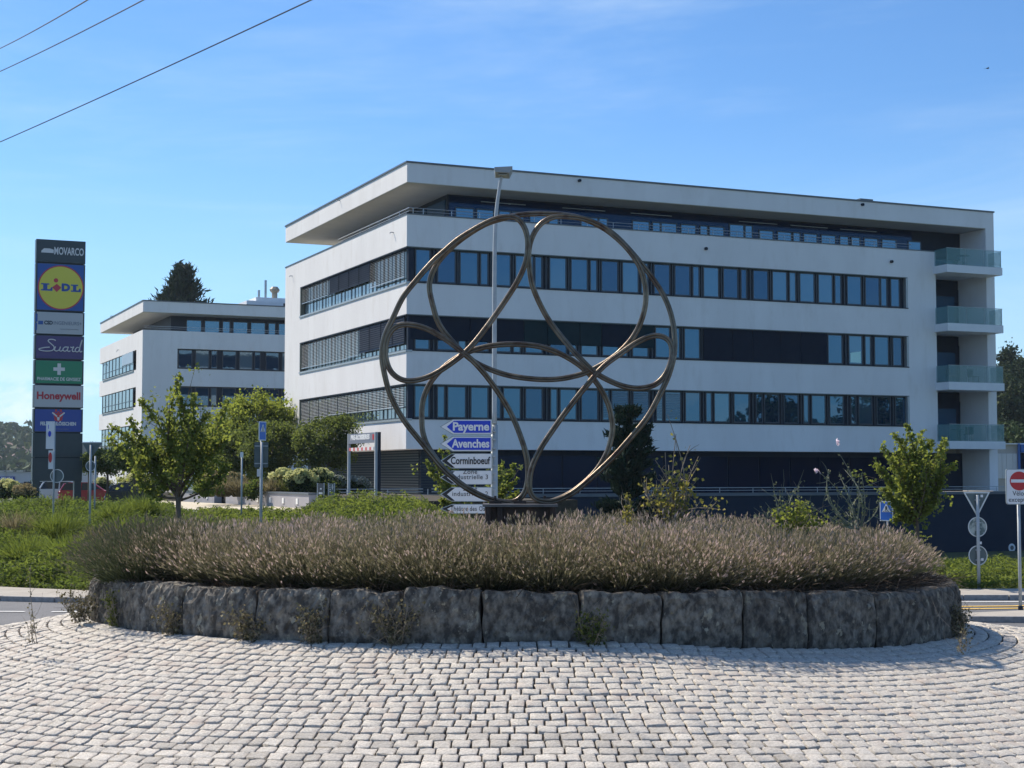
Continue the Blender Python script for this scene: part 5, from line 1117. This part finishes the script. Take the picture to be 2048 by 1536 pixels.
# pine in front of the building, conifer behind the far block
def pine(label, px, ptop, pbot, wid, d, n, leaf, m, name, levels=26, gz=None, pw=.62):
    q = at(px, ptop, d); gz = zs(q[0], d) if gz is None else gz; H_ = q[2] - gz; t = thing(name, label, 'tree', (q[0], d, gz)); R0 = wid / 2 / F * d; zb = at(px, pbot, d)[2] - gz
    mb = MB(); mb.tube([(0, 0, -.3), (0, 0, H_ * .6), (.02, 0, H_)], [H_ * .014 + .05, H_ * .009 + .03, .02], 7); make('trunk', mb, M_bark, t); lm = MB(); P = []; D = []
    for i in range(levels):
        f = (i + random.random()) / levels; z = max(.3, zb) + (H_ - max(.3, zb)) * f; r = R0 * (1 - f) ** pw * random.uniform(.8, 1.12) + .03
        for k in range(6): 
            a = random.random() * 6.283; rr = r * random.uniform(.6, 1.1); e = np.array([math.cos(a) * rr, math.sin(a) * rr, z + rr * .25]); s0 = np.array([0, 0, z - rr * .12]); lm.tube([tuple(s0), tuple((s0 + e) / 2 + [0, 0, -.05 * rr]), tuple(e)], [.03, .02, .008], 3)
            kk = max(6, n // (levels * 6)); u_ = rng.random(kk)[:, None] ** .6; pp = s0 + (e - s0) * u_ + rng.normal(size=(kk, 3)) * [.07 * R0, .07 * R0, .05 * R0]; P.append(pp); D.append(np.tile((e - s0) / (rr + .01) * .7 + [0, 0, .55], (kk, 1)))
    make('limb', lm, M_bark, t, kind='stuff'); P = np.concatenate(P); D = np.concatenate(D); Vt, Fc = leaves(P, leaf, .22, 0, d=D, dj=.45); npmesh('crown', Vt, Fc, m, t, tint=rep4(np.clip(rng.random(len(P)) * .8 + .1, 0, 1))); return t
pine('dark pine standing before the lower windows behind the sculpture', 1256, 812, 1045, 122, 60., 15000, .30, ML_pin, 'pine_tree', 16, None, .28)
pine('tall dark conifer rising behind the roof of the far office block', 367, 536, 720, 190, 195., 12000, 1.0, ML_con, 'conifer_tree', 30, -4., .75)
# ------------------------------------------------------------------ shrubs and weeds on the island
def shrub(label, px, pbase, d, tips, n_leaf, leaf, m, name='shrub', lo=.3, r=.012, clump=.08, wood=None, jit=.3, flowers=None):
    q = at(px, pbase, d); t = thing(name, label, 'plant', (q[0], d, q[2])); o = np.array([q[0], d, q[2]]); lm = MB(); C = []
    for (x, y) in tips:
        e = at(x, y, d) - o; e[1] = random.uniform(-jit, jit); pts = limb(np.array([random.uniform(-.08, .08), random.uniform(-.05, .05), -.1]), e, r, r * .35, lm, .22, 6, 4)
        for k in range(1, 15): s_ = lo + (1 - lo) * k / 14; i = min(5, int(s_ * 6)); C.append(np.array(pts[i].lerp(pts[i + 1], s_ * 6 - i)))
        for k in range(3): i = random.randint(2, 5); p = np.array(pts[i]); limb(p, p + rng.normal(size=3) * .16 + [0, 0, .1], r * .5, r * .2, lm, .2, 3, 3)
    make('stems', lm, wood or M_twig, t)
    if n_leaf:
        C = np.array(C); P = C[rng.integers(0, len(C), n_leaf)] + rng.normal(size=(n_leaf, 3)) * clump; Vt, Fc = leaves(P, leaf, .8, .2); npmesh('foliage', Vt, Fc, m, t, tint=rep4(rng.random(n_leaf)))
    for (x, y) in flowers or []:
        f = at(x, y, d) - o; P = np.tile(f, (7, 1)) + rng.normal(size=(7, 3)) * .018; Vt, Fc = leaves(P, .06, .9); npmesh('flower', Vt, Fc, leafmat('pink_petals', (.75, .55, .65), (.85, .75, .8), None, .3), t, tint=rep4(rng.random(7)))
    return t
ID = 24.8; ML_yel = leafmat('yellowing_leaves', (.10, .12, .03), (.24, .22, .06), (.38, .30, .12), .4, (.5, .45, .1))
shrub('half dead bush with bare twigs and yellow leaves right of the pine', 1345, 1040, ID, [(1338, 828), (1352, 868), (1380, 890), (1330, 905), (1310, 920), (1400, 912), (1395, 935), (1292, 952), (1300, 985), (1385, 975), (1340, 930), (1360, 940), (1375, 985), (1290, 995), (1320, 960), (1430, 1000), (1445, 1020), (1465, 1030), (1400, 1000)], 150, .06, ML_yel, 'withered_bush', .45, .014, .09)
shrub('yellow green leafy tuft inside the withered bush', 1350, 1040, ID - .1, [(1345, 945), (1365, 950), (1372, 965), (1340, 965), (1355, 985), (1335, 1000), (1362, 1010), (1295, 955), (1310, 960)], 300, .075, ML_yel, 'leafy_shrub', .35, .012, .07)
shrub('single upright green shoot left of the withered bush', 1254, 1042, ID, [(1253, 988), (1250, 1005), (1257, 1010)], 130, .05, ML_yel, 'green_shoot', .2, .01, .03)
M_gst = mat('grey_green_stem', (.14, .16, .11), (.2, .21, .15), 10.)
ML_mal = leafmat('mallow_leaves', (.09, .12, .06), (.19, .22, .12), (.28, .28, .18), .35)
shrub('tall wiry mallow with a few pale pink flowers before the dark wall', 1712, 1045, ID, [(1683, 908), (1697, 940), (1715, 948), (1665, 940), (1678, 948), (1632, 942), (1650, 966), (1718, 955), (1728, 990), (1600, 1000), (1620, 1010), (1668, 1000), (1765, 998), (1640, 1025), (1660, 1012)], 420, .038, ML_mal, 'mallow', .15, .012, .022, M_gst, .3, [(1674, 883), (1633, 942)])
shrub('low wiry mallow left of the green tuft', 1575, 1048, ID, [(1551, 966), (1556, 985), (1597, 962), (1605, 975), (1600, 990), (1532, 1005), (1520, 1015), (1512, 1025), (1565, 990), (1610, 1000), (1540, 1020)], 260, .038, ML_mal, 'mallow', .15, .011, .022, M_gst, .3)
shrub('bright green tuft rising from the lavender', 1595, 1052, ID - .3, [(1590, 1008), (1580, 1020), (1560, 1030), (1610, 1015), (1625, 1022), (1640, 1035), (1600, 1005), (1570, 1030)], 520, .06, ML_may, 'leafy_shrub', .2, .009, .06)
shrub('dark twiggy undergrowth at the foot of the withered bush', 1310, 1050, ID, [(1280, 1020), (1290, 1005), (1300, 1030), (1330, 1010), (1270, 1035), (1320, 1030)], 240, .05, leafmat('dull_leaves', (.04, .04, .03), (.10, .09, .06), (.16, .13, .1), .2), 'undergrowth_shrub', .2, .01, .05)
ML_weed = leafmat('weed_leaves', (.09, .085, .045), (.24, .21, .12), (.38, .33, .2), .35)
ML_weedg = leafmat('green_weed_leaves', (.06, .08, .02), (.17, .19, .05), (.25, .24, .08), .4)
for px, pb, rx, ht, mm, lab in ((163, 1232, 42, 56, ML_weed, 'brownish weed at the far left foot of the stone wall'), (238, 1250, 30, 70, ML_weedg, 'yellow green weed against the leftmost stone blocks'), (352, 1266, 45, 58, ML_weed, 'grey weed before the third stone block from the left'), (500, 1276, 55, 62, ML_weed, 'spreading dry weed at the foot of the wall left of centre'), (628, 1276, 34, 70, ML_weed, 'thin weed in the joint left of the wide stone blocks'), (790, 1278, 58, 80, ML_weed, 'tallest dry weed with bare stalks at the foot of the wall'), (1185, 1280, 35, 60, ML_weedg, 'few grassy stalks right of the wall centre'), (1920, 1262, 18, 50, ML_weed, 'wispy weed at the right end of the stone wall')):
    kx = (px - 1024) / F; th = th_px(min(max(px, 225), 1885)); e = ell(th, .16); dd = e[1] if 200 < px < 1900 else 23.6
    tips = [(px + random.uniform(-rx, rx), pb - ht * random.uniform(.45, 1.)) for _ in range(22)]; shrub(lab, px, pb - 2, dd, tips, 520, .042, mm, 'weed', .12, .005, .04, None, .12)
for px, pb, pt_, lab in ((62, 1272, 1130, 'lone tall dry stalk growing between the cobbles at the left'), (1928, 1288, 1262, 'small dry stalk between cobbles at the right')):
    r_ = ray(px, pb); dd = 21.5 if px < 100 else 20.6; q = at(px, pb, dd); shrub(lab, px, pb, dd, [(px, pt_), (px + 3, pb - 50 if px < 100 else pb - 20), (px - 8, pb - 28 if px < 100 else pb - 12), (px + 12, pb - 30 if px < 100 else pb - 10)], 60, .035, ML_weed, 'weed', .05, .006, .025, None, .03)
# ------------------------------------------------------------------ flowering shrubs of the terrace
ML_hyd = leafmat('hydrangea_heads', (.52, .54, .24), (.74, .72, .34), (.85, .82, .5), .4); ML_hyb = leafmat('brown_hydrangea_heads', (.28, .22, .11), (.48, .40, .20), (.6, .55, .35), .3); ML_hyw = leafmat('shaded_hydrangea_heads', (.25, .28, .24), (.36, .38, .33), (.45, .45, .4), .3)  # dimmer heads stand in shade, which is put into their colour
ML_hyl = leafmat('hydrangea_leaves', (.02, .04, .014), (.05, .08, .025), (.09, .12, .035), .3)
def hydrangea(px, py, rx, ry, d, headm, label, nh=26, fl=.17, gz=None):
    q = at(px, py, d); r = np.array([rx, rx * .7, ry]) / F * d; t = thing('hydrangea_bush', label, 'shrub', (q[0], d, q[2] - r[2]), 0, 'hydrangea bushes'); cz = r[2]
    crown([((0, 0, cz * .85), tuple(r * .9))], 2200, .13, .28, 'foliage', ML_hyl, t, 40, .3)
    P = []; 
    for k in range(nh):
        a = random.random() * 6.283; el_ = random.uniform(.05, 1.45); c = np.array([math.cos(a) * math.cos(el_) * r[0], -abs(math.sin(a)) * math.cos(el_) * r[1] if random.random() < .8 else math.sin(a) * math.cos(el_) * r[1], cz + math.sin(el_) * r[2]]); qv = rng.normal(size=(60, 3)); qv /= np.linalg.norm(qv, axis=1)[:, None]; P.append(c + qv * [fl, fl, fl * .8])
    for k, p in enumerate(P if nh > 2 else []): Vt, Fc = leaves(p, .10, .9); npmesh('flower_head', Vt, Fc, headm, t, tint=rep4(np.clip(rng.random(len(p)) * .6 + random.random() * .4, 0, 1)))
    return t
hydrangea(566, 962, 26, 20, 66, ML_hyd, 'cream hydrangea just right of the tall sign post', 22)
hydrangea(602, 962, 30, 18, 65, ML_hyd, 'largest bright cream hydrangea behind the planter wall', 28)
hydrangea(640, 956, 22, 14, 65.5, ML_hyd, 'cream hydrangea next to the shaded ones by the portal', 16)
hydrangea(430, 966, 34, 18, 68, ML_hyb, 'brownish yellow hydrangea behind the young maple', 24)
hydrangea(468, 962, 20, 12, 69, ML_hyb, 'small brownish hydrangea left of the thin marker post', 12)
hydrangea(672, 970, 24, 15, 77, ML_hyw, 'shaded grey green hydrangea left of the portal', 16)
hydrangea(712, 972, 28, 15, 77.5, ML_hyw, 'shaded grey green hydrangea seen inside the portal', 16)
hydrangea(12, 980, 30, 17, 88, ML_hyd, 'cream hydrangea at the extreme left edge', 24, .2)
hydrangea(48, 986, 24, 14, 87, ML_hyb, 'brownish hydrangea left of the pylon', 18, .2)
hydrangea(206, 968, 16, 9, 112, ML_hyd, 'small cream hydrangea behind the red car', 10, .22)
hydrangea(272, 962, 34, 11, 112, ML_hyd, 'wide cream hydrangea behind the dark blue car', 22, .25)
hydrangea(320, 968, 26, 14, 104, ML_hyl, 'green flowerless shrub right of the dark blue car', 2, .2)
for i, (px, rx, lab) in enumerate(((507, 14, 'small dark green box shrub left of the tall sign post'), (648, 26, 'green leafy shrub behind the notice boards'), (600, 20, 'green shrub under the cream hydrangeas'))):
    c = at(px, 972, 65.); t = thing('box_shrub', lab, 'shrub', (c[0], 65., -1.0)); crown([((0, 0, .35), (rx / F * 65, .4, .42))], 1800, .09, .16, 'foliage', ML_bank, t, 30, .5)
# ------------------------------------------------------------------ far background
M_forest = leafmat('far_forest_leaves', (.028, .05, .022), (.06, .095, .035), (.10, .13, .05), .2)
hx = np.linspace(-420, 420, 64); hy = np.linspace(520, 1100, 20); X_, Y_ = np.meshgrid(hx, hy)
def hill_z(x, y):
    ridge = np.interp(x / y, [-.5, -.36, -.325, -.31, -.29, -.27, -.2, .2, .30, .35, .5], [.03, .026, .022, .0235, .012, .010, .006, .004, .012, .02, .02])
    return -4 + (ridge * y + 4) * sstep(560, 900, y) 
Z_ = hill_z(X_, Y_); nx = len(hx); i_, j_ = np.meshgrid(np.arange(len(hy) - 1), np.arange(nx - 1), indexing='ij'); a = (i_ * nx + j_).ravel()
npmesh('hills', np.stack([X_, Y_, Z_], -1).reshape(-1, 3), np.stack([a, a + 1, a + nx + 1, a + nx], 1), mat('hill_meadow', (.06, .085, .03), (.10, .11, .05), .02, 1.), kind='structure', smooth=True)
n = 2600; y = rng.uniform(560, 960, n); kx = rng.uniform(-.42, .42, n); x = kx * y; s_ = rng.uniform(2.6, 5.5, n); cz = hill_z(x, y) + s_ * .8
per = 16; q = rng.normal(size=(n * per, 3)); q /= np.linalg.norm(q, axis=1)[:, None]; q *= np.repeat(s_, per)[:, None] * [.9, .9, 1.1]; P = np.repeat(np.column_stack([x, y, cz]), per, 0) + q
Vt, Fc = leaves(P, 3.6, .8); npmesh('forest', Vt, Fc, M_forest, tint=rep4(np.clip(np.repeat(rng.random(n), per) * .7 + rng.random(n * per) * .3, 0, 1)), kind='stuff')['label'] = 'distant wooded hillside on the horizon'
M_hw = mat('house_wall_far', (.50, .48, .44), (.56, .54, .5), .3, .9); M_hr = mat('house_roof_far', (.16, .11, .09), (.24, .17, .14), .5, .9)
for i, (px, py, d, wd, lab) in enumerate(((6, 898, 760, 11, 'far hillside house cut by the left edge'), (18, 912, 740, 10, 'far hillside house with a low brown roof'), (44, 906, 740, 12, 'far hillside house just left of the pylon'), (5, 926, 690, 10, 'lowest far house at the left edge'), (32, 920, 700, 8, 'small far house in the trees below the others'))):
    q = at(px, py, d); t = thing('house', lab, 'house', (q[0], d, q[2] - 5), .5 * i, 'houses on the far hillside'); b = MB(); b.box(-wd / 2, wd / 2, -5, 5, -4, 4.5); make('wall', b, M_hw, t)
    b = MB(); b.add([(-wd / 2 - .6, -5.8, 4.4), (wd / 2 + .6, -5.8, 4.4), (wd / 2 + .6, 5.8, 4.4), (-wd / 2 - .6, 5.8, 4.4), (-wd / 2 - .6, 0, 8.2), (wd / 2 + .6, 0, 8.2)], [(0, 1, 5, 4), (2, 3, 4, 5), (1, 2, 5), (3, 0, 4), (3, 2, 1, 0)]); make('roof', b, M_hr, t)
    for k in range(3): b = MB(); b.box(-wd / 2 + 2 + k * wd * .3, -wd / 2 + 3.4 + k * wd * .3, -5.06, -5.01, 1.2, 2.8); make('window', b, M_dark, t)
# warehouse on the left
d = 175.; q = at(-60, 960, d); wh = thing('warehouse', 'long low pale warehouse with a blue company sign behind the pylon', 'building', (q[0], d, -4.2)); WL = at(330, 960, d)[0] - q[0]; h = lambda y: at(0, y, d)[2] + 4.2
b = MB(); b.box(0, WL, 0, 30, 0, h(943.5)); make('wall', b, mat('warehouse_cladding', (.42, .45, .52), (.47, .5, .56), .3, .6), wh)
b = MB(); b.box(-.2, WL + .2, -.15, 30, h(943.5), h(942)); make('roof_edge', b, M_capm, wh)
for x in (12, 20, 38, 58, 170, 200): b = MB(); xx = at(x, 0, d)[0] - q[0]; b.box(xx - .35, xx + .35, -.3, .6, h(943), h(941.4)); make('roof_hood', b, M_conc, wh)
for x in (29, 100, 175): b = MB(); xx = at(x, 0, d)[0] - q[0]; b.box(xx - .07, xx + .07, -.12, 0, 0, h(944)); make('downpipe', b, M_alup, wh)
xa, xb = at(-4, 0, d)[0] - q[0], at(47.5, 0, d)[0] - q[0]; b = MB(); b.box(xa, xb, -.2, -.05, h(962), h(953)); sg_ = make('company_sign', b, mat('company_sign_blue', (.02, .05, .30), rough=.4), wh)
text('MICHELIN', .42, sg_, ((xa + xb) / 2 + .0, -.22, h(957.5)), M_sw, xs=1.1, bold=.015, fit=(xb - xa) * .86)
d = 210.; q = at(150, 900, d); bd = thing('grey_building', 'plain grey flat roofed block just right of the pylon', 'building', (q[0], d, -4.)); b = MB(); W_ = at(212, 900, d)[0] - q[0]; h = lambda y: at(0, y, d)[2] + 4
b.box(0, W_, 0, 14, 0, h(886)); make('wall', b, mat('grey_block_wall', (.26, .27, .25), (.3, .31, .29), .4, .8), bd); b = MB(); b.box(-.2, W_ + .2, -.2, 14.2, h(886), h(884)); make('roof', b, M_conc, bd)
# right hand building and trees
d = 135.; q = at(1985, 900, d); bd = thing('annex_building', 'pale panelled industrial building behind the right end of the office block', 'building', (q[0], d, -4.)); h = lambda y: at(2000, y, d)[2] + 4; X = lambda x: at(x, 900, d)[0] - q[0]
b = MB(); b.box(0, 32, 0, 25, 0, h(889)); make('wall', b, mat('annex_wall', (.40, .38, .36), (.45, .43, .41), .5, .8), bd)
for x0, x1 in ((1994, 2002.5), (2003, 2011.5), (2012, 2024), (2024.5, 2033)): b = MB(); b.box(X(x0), X(x1), -.12, -.01, h(957), h(907)); make('panel', b, mat('annex_panel', (.56, .57, .60), (.6, .61, .63), .5, .6), bd)
b = MB(); b.box(-.2, 32, -.3, 25.2, h(889), h(886.5)); make('roof_edge', b, M_conc, bd)
b = MB(); b.box(X(2034), X(2038), -.35, -.13, 0, h(887)); make('blue_post', b, mat('annex_blue', (.02, .11, .38), rough=.4), bd); b = MB(); b.box(X(2039), X(2075), -.5, -.13, h(905), h(889)); make('blue_fascia', b, MATS['annex_blue'], bd)
b = MB(); b.box(X(2040), X(2075), -.12, -.01, h(960), h(906)); make('shopfront', b, G_dark, bd)
for y0, y1 in ((976, 973), (981, 978.2), (986, 983)): b = MB(); b.box(X(1975), X(2030), -14, -13.5, h(y0), h(y1)); make('white_rail', b, M_conc, bd)
fr_ = [(1985, 760, 40, 48, 255), (2018, 745, 34, 60, 235), (2052, 752, 36, 55, 225), (2000, 800, 30, 60, 215), (2036, 800, 34, 62, 205), (2010, 865, 28, 28, 190), (2046, 872, 26, 24, 185)]
for i, (px, py, rx, ry, d) in enumerate(fr_):
    lab = ['dark tree partly hidden by the balconies', 'tallest dark tree behind the annex roof', 'dark tree cut by the right edge', 'mid height tree right beside the balconies', 'mid height tree above the blue fascia', 'light bush directly above the annex roof', 'low bush at the right edge above the annex'][i]
    ball_tree(lab, px, py + 18, rx, ry, d, 5200, .55, M_forest if i > 4 else leafmat('dark_far_leaves', (.018, .034, .016), (.04, .062, .026), (.07, .095, .035), .2), 'forest_tree', 'trees behind the annex', -4., 1.1, 70, .35, None, .35)
# trees behind the camera to the right, which the lower windows mirror
for i, (x, y, hgt, r) in enumerate(((60, 63, 8, 4.5), (68, 53, 11, 5.5), (74, 66, 10, 5), (84, 56, 13, 6), (92, 70, 12, 6))):
    t = thing('broadleaf_tree', ['low', 'tall', 'small', 'tallest', 'broad'][i] + ' tree across the street, mirrored in the lower office windows', 'tree', (x, y, zs(x, y)), 0, 'trees across the street'); mb = MB(); mb.tube([(0, 0, -.3), (0, 0, hgt * .6)], [.3, .15], 7); make('trunk', mb, M_bark, t)
    crown([((0, 0, hgt * .6), (r, r, hgt * .42))], 5000, .6, 1.2, 'crown', ML_rnd, t, 80, .4)
# ------------------------------------------------------------------ overhead wires and a bird
for i, (a_, b_, lab) in enumerate((((0, 97), (175, 0), 'uppermost overhead wire crossing the top left corner'), ((0, 143), (287, 0), 'middle overhead wire crossing the upper left sky'), ((0, 284), (622, 0), 'lowest and longest overhead wire across the upper left sky'))):
    d0, d1 = 38., 24.; p = at(*a_, d0); q = at(*b_, d1); dv = q - p; b = MB(); b.tube([tuple(p + dv * s + np.array([0, 0, .10 * ((s - .5) ** 2 - .25)])) for s in np.linspace(-1.2, 2.6, 40)], .0115, 5)
    tag(make('overhead_wire', b, M_dark), lab, 'cable', 'overhead wires')
q = at(1975, 137, 120.); t = thing('bird', 'tiny dark bird gliding high in the upper right sky', 'bird', q, .4)
b = MB(); b.tube([(-.17, 0, 0), (-.08, 0, .01), (.04, 0, .01), (.13, 0, .02), (.17, 0, .02)], [.01, .035, .045, .028, .006], 6); make('body', b, M_dark, t)
for s in (-1, 1): b = MB(); b.add([(.05, 0, .02), (-.06, 0, .02), (-.10, s * .2, .05), (-.12, s * .36, .03), (-.02, s * .24, .06)], [(0, 1, 2, 4), (2, 3, 4)]); make('wing', b, M_dark, t)
# ------------------------------------------------------------------ haze
mb = MB(); mb.box(-900, 900, -60, 1180, -6, 60)
hm = bpy.data.materials.new('air'); hm.use_nodes = True; t_ = hm.node_tree; t_.nodes.clear(); o_ = t_.nodes.new('ShaderNodeOutputMaterial'); v_ = t_.nodes.new('ShaderNodeVolumePrincipled'); v_.inputs['Color'].default_value = (.72, .86, 1., 1); v_.inputs['Density'].default_value = .00013; v_.inputs['Anisotropy'].default_value = .2
t_.links.new(v_.outputs[0], o_.inputs['Volume'])
make('haze', mb, hm, kind='stuff')
